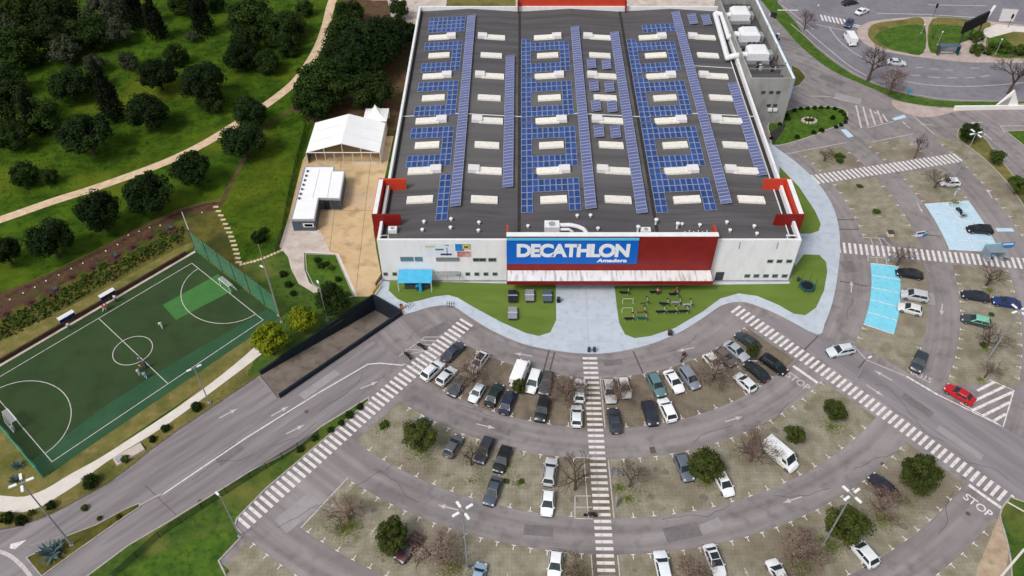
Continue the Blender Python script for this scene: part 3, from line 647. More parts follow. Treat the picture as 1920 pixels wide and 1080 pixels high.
# posters on the front wall
mat('poster_blue', (20,120,196), (40,140,206), 1, .7); mat('poster_yellow', (226,196,48), rough=.7); mat('poster_red', (176,84,78), (214,172,158), .9, .7); mat('poster_pale', (214,222,232), (230,234,240), .8, .7); mat('poster_navy', (44,60,110), rough=.7); mat('poster_gold', (206,180,96), rough=.7)
def panel(x0, y0, x1, y1, m, dy, par, name='print'):
    (X0, Z1), (X1, Z0) = FZ(x0, y0), FZ(x1, y1)
    return build(MB().box(((X0+X1)/2, BY0-dy, Z0), (X1-X0, .03, Z1-Z0)), name, m, par)
po = empty('wall_poster', (0,0,0), label='pale banner with a small dark blue figure on white shop wall', cat='poster')
panel(796,456,850,480,'poster_pale',.03,po,'sheet'); panel(797,461,816,463,'poster_gold',.06,po); panel(816,466,832,469,'glass_teal',.06,po); panel(837,464,839.5,479,'poster_navy',.06,po); panel(826,475,847,478,'poster_navy',.065,po); panel(834,459,842,460.5,'frame_grey',.06,po)
po = empty('wall_poster', (0,0,0), label='blue, yellow and red advertising banner on white shop wall', cat='poster')
panel(852,457,884,481,'poster_pale',.03,po,'sheet'); panel(853,457,870,470,'poster_blue',.06,po); panel(866,457,882,467,'poster_blue',.065,po); panel(867,458,881,466,'poster_yellow',.1,po); panel(870,461,878,463.5,'rail_dark',.13,po); panel(857,471,883,481,'poster_red',.06,po)
# ---- solar arrays
PAN = MB().box((0,0,0),(1.0,1.84,.03),mi=0).box((0,0,.03),(.91,1.74,.008),mi=1).mesh('solar_panel', ['solar_frame','solar_cell'])
PST = MB().box((0,0,0),(1.95,1.0,.03),mi=0).box((0,0,.03),(1.87,.905,.008),mi=1).mesh('solar_panel', ['solar_frame','solar_strip'])
def array(cells, bx0, Ytop, label):
    o = empty('solar_array', (0,0,0), label=label, cat='solar panels', group='solar arrays on the roof')
    for c, r in cells:
        bx = bx0+(c+.5)*1.07; Y = Ytop-(r+.5)*1.9
        p = link('solar_panel', PAN, o, (WX(bx,Y), Y, roofz(bx)+.14)); p.rotation_euler = (0, -sl_ if bx < min(XR, key=lambda q: abs(q-bx)) else sl_, 0)
def rect(c0, c1, r0, r1): return [(c, r) for c in range(c0, c1) for r in range(r0, r1)]
rown = ['farthest', 'second', 'third', 'nearest']
for bi, nm in ((1, 'middle'), (2, 'right')):
    for j, Ys in enumerate((165.9, 148.3, 130.8, 113.8)):
        cells = set(rect(0,2,0,9)+rect(0,10,1,3)+rect(8,10,1,8)+rect(0,10,6,8))
        if j: cells |= set(rect(2,3,0,1))
        if j == 3: cells = set(rect(0,2,0,6)+rect(2,3,0,1)+rect(0,10,1,3)+rect(8,10,1,6))
        array(sorted(cells), XR[bi]-11.7, Ys+8.1, f'blue solar array framing a skylight in the {nm} roof bay, {rown[j]} of four')
for j, Ys in enumerate((165.9, 148.3, 130.8)):
    array(sorted(set(rect(0,8,1,3)+rect(6,8,3,6)+rect(0,8,6,8))), XR[0]-9.4, Ys+8.1, f'bracket-shaped blue solar array in the left roof bay, {["farthest","middle","nearest"][j]} of three')
array(rect(0,8,0,4), XR[0]-9.2, 184.4, 'solid block of blue solar panels at the far end of the left roof bay')
array(rect(0,2,0,7), XR[0]-2.6, 121.0, 'short two-wide column of blue solar panels near the front of the left bay')
array(rect(0,7,0,2), XR[2]-7.6, 180.6, 'small two-row block of blue solar panels at the far end of right bay')
def strip(bx, Ya, Yb, label, up=.30, wd=1.0, group='raised solar strips along the roof'):
    o = empty('solar_array', (0,0,0), label=label, cat='solar panels', group=group)
    n = int(abs(Ya-Yb)/1.03)
    tl = up/1.95
    for k in range(n):
        Y = max(Ya, Yb)-(k+.5)*1.03
        p = link('solar_panel', PST, o, (WX(bx,Y), Y, roofz(bx)+.42)); p.rotation_euler = (0, -tl, 0)
    for e in (-.75, .75):
        Y0, Y1 = max(Ya,Yb)-.2, max(Ya,Yb)-n*1.03+.2; z = roofz(bx)
        build(MB().box((WX(bx+e,(Y0+Y1)/2),(Y0+Y1)/2, z-.02),(.12, 1, .3)), 'foot', 'rail_dark', o)
        build(MB().bar((WX(bx+e,Y0),Y0,z+.3+e*tl),(WX(bx+e,Y1),Y1,z+.3+e*tl),.06), 'rail', 'rail_dark', o)
strip(XR[0]+.7, 184.4, 110.4, 'long raised solar strip along the ridge of the left roof bay')
strip(XR[0]+10.0, 165.9, 117.0, 'raised solar strip beside the first roof valley')
strip(XR[1]+.7, 178.6, 110.4, 'long raised solar strip along the ridge of the middle roof bay')
strip(XR[1]+9.8, 177.0, 109.4, 'long raised solar strip beside the second roof valley')
strip(XR[2]+.9, 186.2, 111.5, 'long raised solar strip along the ridge of the right roof bay')
strip(XR[2]+9.2, 154.0, 121.0, 'raised solar strip beside the right edge of the roof')
for j, Y in enumerate((161.6, 152.2, 144.4, 135.1)):
    for s, bx in (('left', 16.9), ('right', 20.2)):
        strip(bx, Y+2.1, Y-2.1, f'small raised solar table in the middle bay, {s} one of the {rown[j]} pair', group='small solar tables between skylights')
for s, bx in (('left', 41.9), ('right', 45.2)):
    strip(bx, 185.6, 180.4, f'small raised solar table at the far right roof corner, {s} one', group='small solar tables at the far corner')
# ---- roof plant
def unit(name, x, y, z, d, label, cat='air conditioner', m='metal_white', rz=0.0, legs=True):
    X, Y = G(x, y, z+d[2]); o = empty(name, (X, Y, z), rz, label=label, cat=cat)
    build(MB().box((0,0,.15),d,taper=.98), 'casing', m, o)
    build(MB().lathe((0,0,.15+d[2]), [(min(d[0],d[1])*.32,0),(min(d[0],d[1])*.32,.06)], 14), 'fan_grille', 'metal_grey', o)
    build(MB().box((-d[0]*.35,0,0),(.2,d[1]*.9,.16)).box((d[0]*.35,0,0),(.2,d[1]*.9,.16)), 'foot', 'metal_dark', o)
    return o
ah = unit('rooftop_unit', 1035, 421, 8.7, (2.6,1.9,1.3), 'white rooftop air handler with curved duct behind the signboard')
dk = [Vector((1.3,.3,.9)), Vector((3.2,.3,.95)), Vector((4.6,.0,.8)), Vector((5.6,-.5,.6)), Vector((6.0,-1.1,.2))]
build(MB().path(dk, .38, 10), 'duct', 'metal_white', ah, sm=40)
build(MB().path([Vector((1.3,-.5,.6)), Vector((3.0,-.5,.6)), Vector((3.6,-.6,.1))], .28, 10), 'duct', 'metal_white', ah, sm=40)
unit('rooftop_unit', 1211, 431, 8.4, (1.7,1.2,.8), 'small white box unit by the second roof valley')
unit('rooftop_unit', 736, 429, 8.4, (1.5,1.1,.8), 'small white box unit behind left red corner frame')
for x, y, lb in ((1196,431,'slim white vent pipe left of small box unit'), (1230,416,'white cowled exhaust pipe on the roof by second valley'), (1270,425,'white bent exhaust pipe near the signboard end')):
    X, Y = G(x, y, 8.9); o = build(MB().lathe((0,0,0), [(.2,0),(.2,1.0),(.36,1.02),(.36,1.3),(.1,1.4)], 10), 'exhaust_pipe', 'metal_white', None, (X, Y, roofz(X)-.05), sm=40); tag(o, lb, 'vent pipe')
an = empty('antenna_frame', (*G(1305,440,9), 0), label='row of white pipe supports behind the red signboard end', cat='frame')
for k in range(6): build(MB().box((-2+k*.75,0,8.7),(.16,.16,1.0+.25*(k % 2))), 'post', 'metal_white', an)
build(MB().bar((-2.2,0,9.4),(2.2,0,9.4),.06), 'rail', 'metal_white', an)
for X, s, lb in ((BX0+1.6, 1, 'left'), (BX1-1.7, -1, 'right')):
    o = build(MB().bar((0,0,0),(-s*1.1,-1.4,1.1),.13,n=6).bar((0,0,0),(0,-1.4,.1),.1,n=6), 'brace', 'metal_white', None, (X, 104.6, 8.35)); tag(o, f'white diagonal steel brace at the {lb} front roof corner', 'brace')
# ---- plant annex on the right side
ax0, ax1, ay0, ay1, az = WX(BX1,160)+.08, 60.2, 151.8, 192.0, 11.2
ann = empty('plant_annex', (55, 152, 0), label='grey concrete plant annex with open roof well beside the store', cat='building')
def ap(mb, name, mats): o = build(mb, name, mats, ann); o.location = (-55, -152, 0); return o
ap(MB().box(((ax0+ax1)/2, ay0+.2, -.1), (ax1-ax0, .4, az+.1)), 'wall', 'concrete_wall')
ap(MB().box((ax1-.25, (ay0+ay1)/2+.2, -.1), (.5, ay1-ay0-.4, az+.05)), 'wall', 'concrete_wall')
ap(MB().box((ax0+.2, (ay0+ay1)/2+.2, 8), (.4, ay1-ay0-.4, az-8)), 'wall', 'concrete_wall')
ap(MB().box(((ax0+ax1)/2, ay1+.2, -.1), (ax1-ax0, .4, az+.1)), 'wall', 'concrete_wall')
ap(MB().box(((ax0+ax1)/2, (ay0+ay1)/2+.2, 8.4), (ax1-ax0-.9, ay1-ay0-.8, .2)), 'roof', 'roof_grey')
ap(MB().box((ax1+.06, (ay0+ay1)/2, 6.2), (.1, ay1-ay0, az-6.1)), 'cyan_cladding', 'cyan_panel')
ap(MB().box((ax1-.2, (ay0+ay1)/2, az), (.62, ay1-ay0, .08)), 'coping', 'wall_white')
for yy in (158, 166, 175): ap(MB().box((ax1-.75, yy, 8.6), (.5, .5, 2.9)), 'pilaster', 'concrete_wall')
for x, y in ((1431,173),(1446,173),(1459,173),(1441,197.5),(1453,197.5)):
    v = (540-y)/F; z = CAM_H-ay0*(1-v)/(1+v); X = (x-960)/F*(ay0+CAM_H-z)*.70711
    wn = ap(MB().box((X, ay0-.03, z-.35), (.95,.1,.75)), 'window', 'frame_grey'); build(MB().box((X, ay0-.1, z-.29), (.8,.05,.63)), 'pane', 'glass_dark', wn)
for x in (1443, 1453):
    v = (540-205)/F; z = CAM_H-ay0*(1-v)/(1+v); X = (x-960)/F*(ay0+CAM_H-z)*.70711
    ap(MB().box((X, ay0-.2, z-.3), (.8,.4,.6)), 'wall_unit', 'metal_white')
ap(MB().bar((ax0+.5,ay0+6,az-.3),(ax1-.5,ay0+6,az-.3),.16), 'beam', 'metal_dark')
ap(MB().bar((ax0+.5,ay0+6.3,9.9),(ax1-.5,ay0+6.3,9.9),.1), 'beam', 'metal_grey')
uc = ('nearest', 'middle', 'farthest')
for k, (X, Y, w_) in enumerate(((55.0,164.2,4.6),(54.9,172.6,4.4),(54.8,183.0,4.4))):
    o = empty('air_handler', (X, Y, 8.6), label=f'big white air handler in the annex roof well, {uc[k]} of three', cat='air conditioner', group='white air handlers on the annex')
    build(MB().box((0,0,1.0),(w_,3.6,1.5)), 'casing', 'metal_white', o)
    build(MB().box((0,0,2.5),(w_,3.6,.7),taper=.72), 'hood', 'metal_white', o)
    build(MB().box((0,0,.1),(w_+.6,4.2,.9)), 'base', 'metal_grey', o)
    for dx in (-1.2,-.2,.8): build(MB().box((dx-.2,2.4,2.2),(.7,.5,.9)), 'fan', 'metal_dark', o)
    build(MB().box((w_/2+.8,.6,.1),(1.0,2.2,1.6)), 'condenser', 'metal_grey', o)
    build(MB().box((-w_/2-.9,.8,.1),(.9,1.6,1.3)), 'condenser', 'metal_grey', o)
for k, (x, y, s) in enumerate(((1447,128,.9),(1420,125,1.1),(1463,112,.8),(1400,20,.9),(1447,30,.9),(1455,70,.8),(1385,60,.8),(1390,100,.8),(1440,118,.7))):
    X, Y = G(x, y, 9); X = max(X, ax0+1)
    o = empty('pipe_rack', (X, Y, 8.6), label=('grey machinery and pipes in the annex roof well, '+('by front wall','at front left','by right wall','at far left','at far right','behind right pilaster','left of middle handler','left of nearest handler','under dark beam')[k]), cat='machinery', group='machinery in the annex well')
    for q in range(5): build(MB().box((rnd.uniform(-1,1)*s, rnd.uniform(-1,1)*s, 0), (rnd.uniform(.3,.9)*s, rnd.uniform(.3,.9)*s, rnd.uniform(.4,1.5))), 'cabinet' , rnd.choice(['metal_dark','metal_grey','metal_white','gutter_dark']), o)
def duct(pts, r, label):
    o = build(MB().path([Vector(p) for p in pts], r, 12), 'air_duct', 'metal_white', None, sm=40)
    for p in pts[1:-1]: build(MB().lathe((p[0],p[1],p[2]-r), [(r*.4,0),(r*.9,r*.3),(r*1.02,r),(r*.9,r*1.7),(r*.4,r*2)], 12), 'elbow', 'metal_white', o, sm=60)
    tag(o, label, 'duct'); return o
def RG(x, y, z): return (*G(x, y, z), z)
duct([RG(1341,26,9.6), RG(1364,108,9.6), RG(1380,104,10.0), (53.2,164.2,10.1)], .62, 'long white air duct bending from the roof into the nearest air handler')
duct([RG(1354,30,9.7), RG(1366,70,9.7), RG(1380,63,10.1), (53.0,172.6,10.2)], .55, 'white air duct bending into the middle air handler')
duct([RG(1342,24.5,9.8), RG(1362,29,10), (53.0,183.0,10.4)], .55, 'short white air duct running into the farthest air handler')
# ---- back of the site
bsn = sp(MB().prism([(1.4,BY1+.02),(28.0,BY1+.02),(28.0,BY1+.6),(1.4,BY1+.6)], 8.0, 11.3), 'back_signboard', 'red_bright')
for x in (1.5, 28.0): build(MB().box((x, BY1-.6, 8.6),(.25,1.6,2.6)), 'fin', 'red_panel', bsn)
sheet('rear_yard', [(-30,191),(58,193),(58,240),(-40,240)], .02, 'concrete_pale')
sheet('rear_strip', [(-18,195),(1,195),(1,236),(-18,236)], .026, 'grass_dry')
o = build(MB().box((0,0,0),(9,4,2.6)), 'shipping_container', 'awning_blue', None, (36,197,0)); tag(o, 'teal shipping container behind the store roof edge', 'container')
for k in range(6): build(MB().box((-4+k*1.6,0,2.6),(.15,3.9,.08)), 'rib', 'cyan_panel', o)
o = build(MB().box((0,0,0),(4,3,2.8),taper=.98), 'storage_box', 'metal_white', None, (30.3,196,0)); tag(o, 'white storage box beside the teal container', 'container'); build(MB().box((0,-1.5,.2),(1.2,.08,2.2)), 'door', 'metal_grey', o)
hs_ = empty('outbuilding', (*G(716,2), 0), label='small white outbuilding with dark windows at the top edge by the pines', cat='building')
build(MB().box((0,3,0),(6,5,3.2)), 'wall', 'wall_white', hs_); build(MB().box((0,3,3.2),(6.6,5.6,.3)), 'roof', 'roof_grey', hs_)
for k in (-1.5,0,1.5): build(MB().box((k,.48,1),(.9,.08,1.4)), 'window', 'glass_dark', hs_)

# =================================================================== YARD: marquee, pagoda, prefab cabin
X0, X1, Y0, Y1, ez, rz_ = -42.6, -27.4, 136.8, 147.8, 2.8, 5.05
tent = empty('marquee_tent', (-35, Y0, 0), label='large white gabled marquee tent with open glazed front', cat='tent')
def tp(mb, name, mats, sm=None): o = build(mb, name, mats, tent, sm=sm); o.location = (35, -Y0, 0); return o
xm = (X0+X1)/2
for a, b, nm in ((X0, xm, 1), (X1, xm, -1)):
    n = 8; vs = []; ny = 3
    for j in range(ny+1):
        for i in range(n+1):
            tt = i/n; x = a+(b-a)*tt; y = Y0+(Y1-Y0)*j/ny; sag = -.08*sin(pi*tt)*(1 if j % ny else 0)
            vs.append((x, y, ez+(rz_-ez)*tt+sag))
    fs = [(j*(n+1)+i, j*(n+1)+i+1, (j+1)*(n+1)+i+1, (j+1)*(n+1)+i) for j in range(ny) for i in range(n)]
    tp(MB().add(vs, fs), 'roof_sheet', 'tent_white', sm=30)
for j in range(1, 3):
    y = Y0+(Y1-Y0)*j/3
    tp(MB().bar((X0,y,ez+.05),(xm,y,rz_+.05),.07).bar((xm,y,rz_+.05),(X1,y,ez+.05),.07), 'seam', 'frame_white')
tp(MB().bar((X0,Y0,ez),(X1,Y0,ez),.13), 'eave_beam', 'tent_frame')
tp(MB().bar((X0,Y0,ez),(xm,Y0,rz_),.1).bar((xm,Y0,rz_),(X1,Y0,ez),.1), 'gable_frame', 'tent_frame')
for k in range(9):
    x = X0+(X1-X0)*k/8; zt_ = rz_-(rz_-ez)*abs(k-4)/4
    tp(MB().bar((x,Y0,0),(x,Y0,zt_ if k % 2 == 0 else ez),.09), 'post', 'tent_frame')
    if k in (0, 8):
        for j in range(1, 4): tp(MB().bar((x,Y0+(Y1-Y0)*j/3,0),(x,Y0+(Y1-Y0)*j/3,ez),.09), 'post', 'tent_frame')
tp(MB().box((xm,Y1-.05,0),(X1-X0,.06,ez)), 'back_wall', 'tent_white')
tp(MB().box((X0+.02,(Y0+Y1)/2,0),(.05,Y1-Y0-.3,ez-.1)), 'side_wall', 'prefab_grey')
tp(MB().box((X1-.02,(Y0+Y1)/2,0),(.05,Y1-Y0-.3,ez-.1)), 'side_wall', 'concrete_pale')
tp(MB().box((X1-3.4,Y0,.02),(5.2,.12,.35)), 'kick_board', 'tent_frame')
pg = empty('pagoda_tent', (-29.9, 151.4, 0), label='small white pagoda tent with pointed roof behind the marquee', cat='tent')
hf = 2.6; prof = [(hf, 2.5), (1.9, 2.8), (1.1, 3.3), (.45, 4.1), (.05, 5.0)]
mb = MB(); vs = []
for r, z in prof: vs += [(-r,-r,z),(r,-r,z),(r,r,z),(-r,r,z)]
mb.add(vs, [(j*4+k, j*4+(k+1)%4, (j+1)*4+(k+1)%4, (j+1)*4+k) for j in range(4) for k in range(4)]+[(16,17,18,19)])
build(mb, 'roof_sheet', 'tent_white', pg)
for a in (-1,1):
    for b in (-1,1): build(MB().bar((a*2.5,b*2.5,0),(a*2.5,b*2.5,2.5),.07), 'post', 'tent_frame', pg)
build(MB().box((0,2.55,0),(5.1,.05,2.4)), 'back_wall', 'tent_white', pg)
cb = empty('prefab_cabin', (*G(590,400), 0), label='L-shaped grey prefab cabin with flat white roof in the yard', cat='building')
zc = 2.75; L = PX([(572,313),(626,313),(625,321),(646,321),(637,373),(597,372),(589,412),(546,412)], zc)
o0 = Vector(cb.location)
Lr = [(p[0]-o0.x, p[1]-o0.y) for p in L]
build(MB().prism(Lr, -.1, zc-.1), 'wall', 'prefab_grey', cb)
rfc = build(MB().prism(inset(Lr, -.1), zc-.1, zc), 'roof', 'tent_white', cb)
build(MB().prism(inset(Lr,-.12), zc-.3, zc+.12, holes=[inset(Lr, .1)]), 'fascia', 'metal_grey', cb)
for a, b in (((560,357),(599,357)),((556,378),(594,378)),((551,395),(592,395)),((599,318),(586,372)),((622,321),(613,373))):
    p, q = G3(*a, zc+.02)-o0, G3(*b, zc+.02)-o0; build(MB().bar(p, q, .07), 'roof_seam', 'flap_grey', rfc)
for k in range(7):
    p = G3(577-k*2.6, 322+k*8.5, zc)-o0; build(MB().box((p.x,p.y,zc),(.35,.4,.3)), 'roof_anchor', 'metal_dark', rfc)
def facepanel(a, b, z0, z1, m, name):
    p, q = Vector((*G(*a, zc),0))-Vector((o0.x,o0.y,0)), Vector((*G(*b, zc),0))-Vector((o0.x,o0.y,0))
    d = (q-p).normalized(); nrm = Vector((d.y,-d.x,0)); c = (p+q)/2+nrm*.06
    build(MB().box((c.x,c.y,z0),((q-p).length,.08,z1-z0), atan2(d.y,d.x)), name, m, cb)
facepanel((605,372),(616,372.3), .1, 2.2, 'rail_dark', 'door'); facepanel((566,412),(586,412), 1.0, 1.9, 'frame_white', 'window'); facepanel((569,412),(584,412), 1.15, 1.75, 'glass_teal', 'window')
facepanel((619,372),(634,373), .4, 2.2, 'metal_dark', 'shutter')
# =================================================================== VEHICLES
mat('tyre', (26,26,27), rough=.9); mat('rim', (150,152,156), rough=.35, metal=.6); mat('car_glass', (34,41,47), (52,62,68), 1.5, .42, spec=.22)
mat('lamp_clear', (214,220,224), rough=.2); mat('lamp_red', (150,18,20), rough=.3); mat('plastic_black', (30,31,33), rough=.7); mat('plate', (220,220,214), rough=.6)
PAINT = {}
def paint_m(c):
    if c not in PAINT:
        PAINT[c] = mat('paint_%02x%02x%02x' % c, c, tuple(min(255, int(k*1.04+2)) for k in c), 1.2, .36, spec=.45, coat=.25, metal=.0, randv=.03)
    return PAINT[c]
def loft(secs, ring):
    mb = MB(); vs = []; n = None
    for s in secs:
        r = ring(*s); n = len(r); vs += r
    fs = []
    for j in range(len(secs)-1):
        for k in range(n): fs.append((j*n+k, (j+1)*n+k, (j+1)*n+(k+1) % n, j*n+(k+1) % n))
    fs += [tuple(range(n)), tuple((len(secs)-1)*n+k for k in range(n-1, -1, -1))]
    return mb.add(vs, fs)
def ring(y, hw, zb, zt):
    return [(-hw*.9,y,zb),(-hw,y,zb+.18),(-hw,y,zt-.16),(-hw*.955,y,zt-.05),(-hw*.8,y,zt),(0,y,zt+.035),(hw*.8,y,zt),(hw*.955,y,zt-.05),(hw,y,zt-.16),(hw,y,zb+.18),(hw*.9,y,zb)]
TYPES = { # length, width, height, belt z, screen base/top y, rear top/base y, roof half-width factor, bonnet z
 'hatch': (4.05,1.80,1.50,.96,.98,.10,-1.45,-1.88,.74,.86),
 'sedan': (4.60,1.84,1.46,.95,1.06,.22,-1.05,-1.72,.72,.86),
 'wagon': (4.65,1.84,1.52,.97,1.08,.25,-1.75,-2.22,.74,.87),
 'suv':   (4.50,1.90,1.68,1.06,1.05,.32,-1.62,-2.10,.77,.98),
 'mini':  (4.50,1.84,1.72,1.05,1.25,.42,-1.85,-2.18,.80,.96),
 'small': (3.65,1.65,1.50,.96,.82,.15,-1.35,-1.74,.76,.88),
 'van':   (5.60,2.02,2.45,1.30,2.05,1.35,-2.72,-2.78,.90,1.15),
}
CARM = {}
def car_meshes(ty):
    if ty in CARM: return CARM[ty]
    L, Wd, H, zb, yf, yft, yrt, yrb, rf, zh = TYPES[ty]; w = Wd/2; M = {}
    tail = zb-.02 if ty != 'sedan' else zb-.03
    secs = [(L/2, w*.66, .30, .56), (L/2-.1, w*.86, .22, .66), (L/2-.32, w*.95, .2, zh-.12), (L/2-.75, w*.985, .2, zh-.02), (yf+.05, w, .2, zb), (0, w*1.0, .2, zb+.0), (-L/2+.9, w, .2, zb+.01), (-L/2+.35, w*.97, .22, tail), (-L/2+.08, w*.9, .26, tail-.08), (-L/2, w*.78, .34, tail-.22)]
    body = loft(secs, ring)
    # greenhouse: belt loop, roof edge loop, roof crown loop
    wb, wt = w*.955, w*rf; zr = H-.07; z0 = zb-.03
    loops = [[(-wb,yf,z0),(wb,yf,z0),(wb,yrb,z0),(-wb,yrb,z0)], [(-wt,yft,zr),(wt,yft,zr),(wt,yrt,zr),(-wt,yrt,zr)], [(-wt*.9,yft-.12,H-.02),(wt*.9,yft-.12,H-.02),(wt*.9,yrt+.12,H-.02),(-wt*.9,yrt+.12,H-.02)], [(-wt*.5,yft-.5,H),(wt*.5,yft-.5,H),(wt*.5,yrt+.5,H),(-wt*.5,yrt+.5,H)]]
    cabin = MB(); vs = [p for l in loops for p in l]
    cabin.add(vs, [(j*4+(k+1)%4, j*4+k, (j+1)*4+k, (j+1)*4+(k+1)%4) for j in range(3) for k in range(4)]+[(15,14,13,12)])
    M['body'] = body.mesh('body', ['plate'], 32); M['cabin'] = cabin.mesh('cabin', ['plate'], 28)
    def pane(ia, ib, s0, s1, t0, t1, name):
        a, b = Vector(loops[0][ia]), Vector(loops[0][ib]); c, d = Vector(loops[1][ib]), Vector(loops[1][ia])
        P_ = lambda s, t: (a*(1-s)+b*s)*(1-t)+(d*(1-s)+c*s)*t
        q = [P_(s0,t0),P_(s1,t0),P_(s1,t1),P_(s0,t1)]; nr = (q[1]-q[0]).cross(q[3]-q[0]).normalized()
        ctr = Vector((0,(yf+yrb)/2,zb)); 
        if nr.dot(q[0]-ctr) < 0: nr = -nr
        o = [p+nr*.012 for p in q]
        M[name] = MB().add(o+q, [(0,1,2,3),(3,2,1,0)][:1]+[(0,4,5,1),(1,5,6,2),(2,6,7,3),(3,7,4,0)]).mesh(name.split(':')[0], ['car_glass'])
    pane(0,1,.05,.95,.04,.97,'windshield')
    if ty != 'van': pane(2,3,.07,.93,.1,.94,'rear_window')
    for sd, (ia, ib) in enumerate(((1,2),(3,0))):
        if ty == 'van':
            s = (.04,.2) if ia == 1 else (.8,.96); pane(ia,ib,s[0],s[1],.12,.62,'side_window:%d' % sd)
        else:
            s = ((.10,.5),(.53,.92)) if ia == 1 else ((.08,.47),(.5,.9))
            pane(ia,ib,*s[0],.14,.88,'side_window:%da' % sd); pane(ia,ib,*s[1],.14,.88,'side_window:%db' % sd)
    wr = .33 if ty != 'van' else .36
    def wheel(sx):
        mb = MB(); n = 16; xs_ = (-.11, .11); vs = []
        for x in xs_:
            for k in range(n): vs.append((x, wr*cos(2*pi*k/n), wr*sin(2*pi*k/n)))
        mb.add(vs, [(k,(k+1)%n,n+(k+1)%n,n+k) for k in range(n)]+[tuple(range(n-1,-1,-1)), tuple(range(n,2*n))]); return mb
    M['wheel'] = wheel(1).mesh('wheel', ['tyre'], 40)
    rm = MB(); n = 12
    for x in (-.118, .118): rm.add([(x, .21*cos(2*pi*k/n), .21*sin(2*pi*k/n)) for k in range(n)], [tuple(range(n))])
    M['rim'] = rm.mesh('rim', ['rim'])
    M['headlight'] = MB().box((0,0,0),(.34,.26,.14),taper=.8).mesh('headlight', ['lamp_clear'])
    M['taillight'] = MB().box((0,0,0),(.22,.12,.26 if ty != 'van' else .5),taper=.9).mesh('taillight', ['lamp_red'])
    M['mirror'] = MB().box((0,0,0),(.2,.12,.13),taper=.8).mesh('mirror', ['plate'])
    M['bumper'] = MB().box((0,0,0),(w*1.5,.1,.16)).mesh('bumper', ['plastic_black'])
    M['plate'] = MB().box((0,0,0),(.5,.03,.11)).mesh('number_plate', ['plate'])
    M['rail'] = MB().bar((0,yft-.2,H+.03),(0,yrt+.2,H+.03),.03).mesh('roof_rail', ['plastic_black'])
    M['sunroof'] = MB().box((0,(yft+yrt)/2+.15,H-.005),(w*1.15,(yft-yrt)*.72,.012)).mesh('sunroof', ['car_glass'])
    CARM[ty] = M; return M
def put(name, me, par, loc=(0,0,0), pm=None, sc=None):
    o = link(name, me, par, loc)
    if pm is not None: o.material_slots[0].link = 'OBJECT'; o.material_slots[0].material = pm
    return o
CARS = []
def car(x, y, ty, col, head, label, group=None, extras=(), z=.0, name='parked_car', cat='car', roofc=None):
    L, Wd, H, zb, yf, yft, yrt, yrb, rf, zh = TYPES[ty]; M = car_meshes(ty); w = Wd/2
    X, Y = G(x, y, H*.5)
    if head in ('i', 'o'): a = atan2(CX-X, CY-Y); rz = -a if head == 'i' else -a+pi
    elif isinstance(head, tuple): a, b = G(*head[0]), G(*head[1]); rz = atan2(b[1]-a[1], b[0]-a[0])-pi/2
    else: rz = radians(head)
    rz += radians(rnd.uniform(-1.6, 1.6))
    r = empty(name, (X, Y, z), rz, label=label, cat=cat, group=group); pm = paint_m(col)
    put('body', M['body'], r, pm=pm); put('cabin', M['cabin'], r, pm=pm if roofc is None else paint_m(roofc))
    for k in M:
        if 'wind' in k: put(k.split(':')[0], M[k], r)
    wy = (L/2-.82, -L/2+.78)
    for yy in wy:
        for sx in (-1, 1):
            wh = put('wheel', M['wheel'], r, (sx*(w-.1), yy, .33)); put('rim', M['rim'], wh)
    for sx in (-1, 1):
        put('headlight', M['headlight'], r, (sx*w*.68, L/2-.2, zh-.28)); put('taillight', M['taillight'], r, (sx*w*.78, -L/2+.06, zb-.36))
        put('mirror', M['mirror'], r, (sx*(w+.06), yf-.12, zb-.02), pm)
    put('bumper', M['bumper'], r, (0, L/2-.03, .26)); put('bumper', M['bumper'], r, (0, -L/2+.03, .28))
    put('number_plate', M['plate'], r, (0, -L/2-.03, .5))
    if 'rail' in extras:
        for sx in (-1, 1): put('roof_rail', M['rail'], r, (sx*w*rf*.88, 0, 0))
    if 'sunroof' in extras: put('sunroof', M['sunroof'], r)
    CARS.append(r); return r
WH=(236,237,238); SI=(176,180,186); GR=(112,116,122); DG=(62,65,70); BK=(26,28,31); NV=(32,40,66); BL=(34,52,104); GN=(30,48,46); TL=(92,124,126); RD=(186,22,34); BR=(84,70,62); MR=(66,32,34); MT=(126,196,166); LB=(150,184,208)
G1='cars parked in the inner ring'; G2='cars parked in the second ring'; G3_='cars parked in the outer rings'; G4='cars parked right of the store'; G5='cars driving on the street'
car(850,658,'sedan',(58,62,80),'i','dark slate car beside the left zebra crossing, nearest the walkway',G1)
car(811,693,'suv',(224,226,230),'i','white SUV with dark glass right beside the left zebra crossing',G1,('rail',))
car(837,704,'hatch',(206,209,212),'i','silver hatchback second in the row from the left zebra crossing',G1)
car(858,724,'hatch',DG,'o','charcoal hatchback third in the row from the left zebra crossing',G1)
car(897,678,'wagon',(222,222,220),'o','white estate with long dark glass roof under bare tree branches',G1,('sunroof',))
car(894,736,'small',(214,222,226),'o','pale silver small car fourth in the row from left zebra',G1)
car(927,739,'sedan',GN,'i','dark green saloon between pale silver and navy cars',G1)
car(952,753,'sedan',(36,44,72),'i','dark navy saloon beside the dark green one',G1)
car(975,696,'van',(244,244,245),'i','big white panel van partly behind a small pine by the walkway',G1,name='parked_van',cat='van')
car(1000,714,'mini',(230,232,234),'o','white people carrier beside the white panel van',G1)
car(1024,717,'wagon',(70,70,74),'o','dark grey estate beside the white people carrier',G1)
car(1017,766,'suv',BK,'o','black SUV alone in the outer row left of the middle crossing',G1)
car(1087,731,'wagon',(226,228,230),'i','white estate car parked left against the middle zebra crossing',G1)
car(1081,779,'hatch',(222,224,227),'i','white hatchback with red tail lights left of the middle crossing',G1)
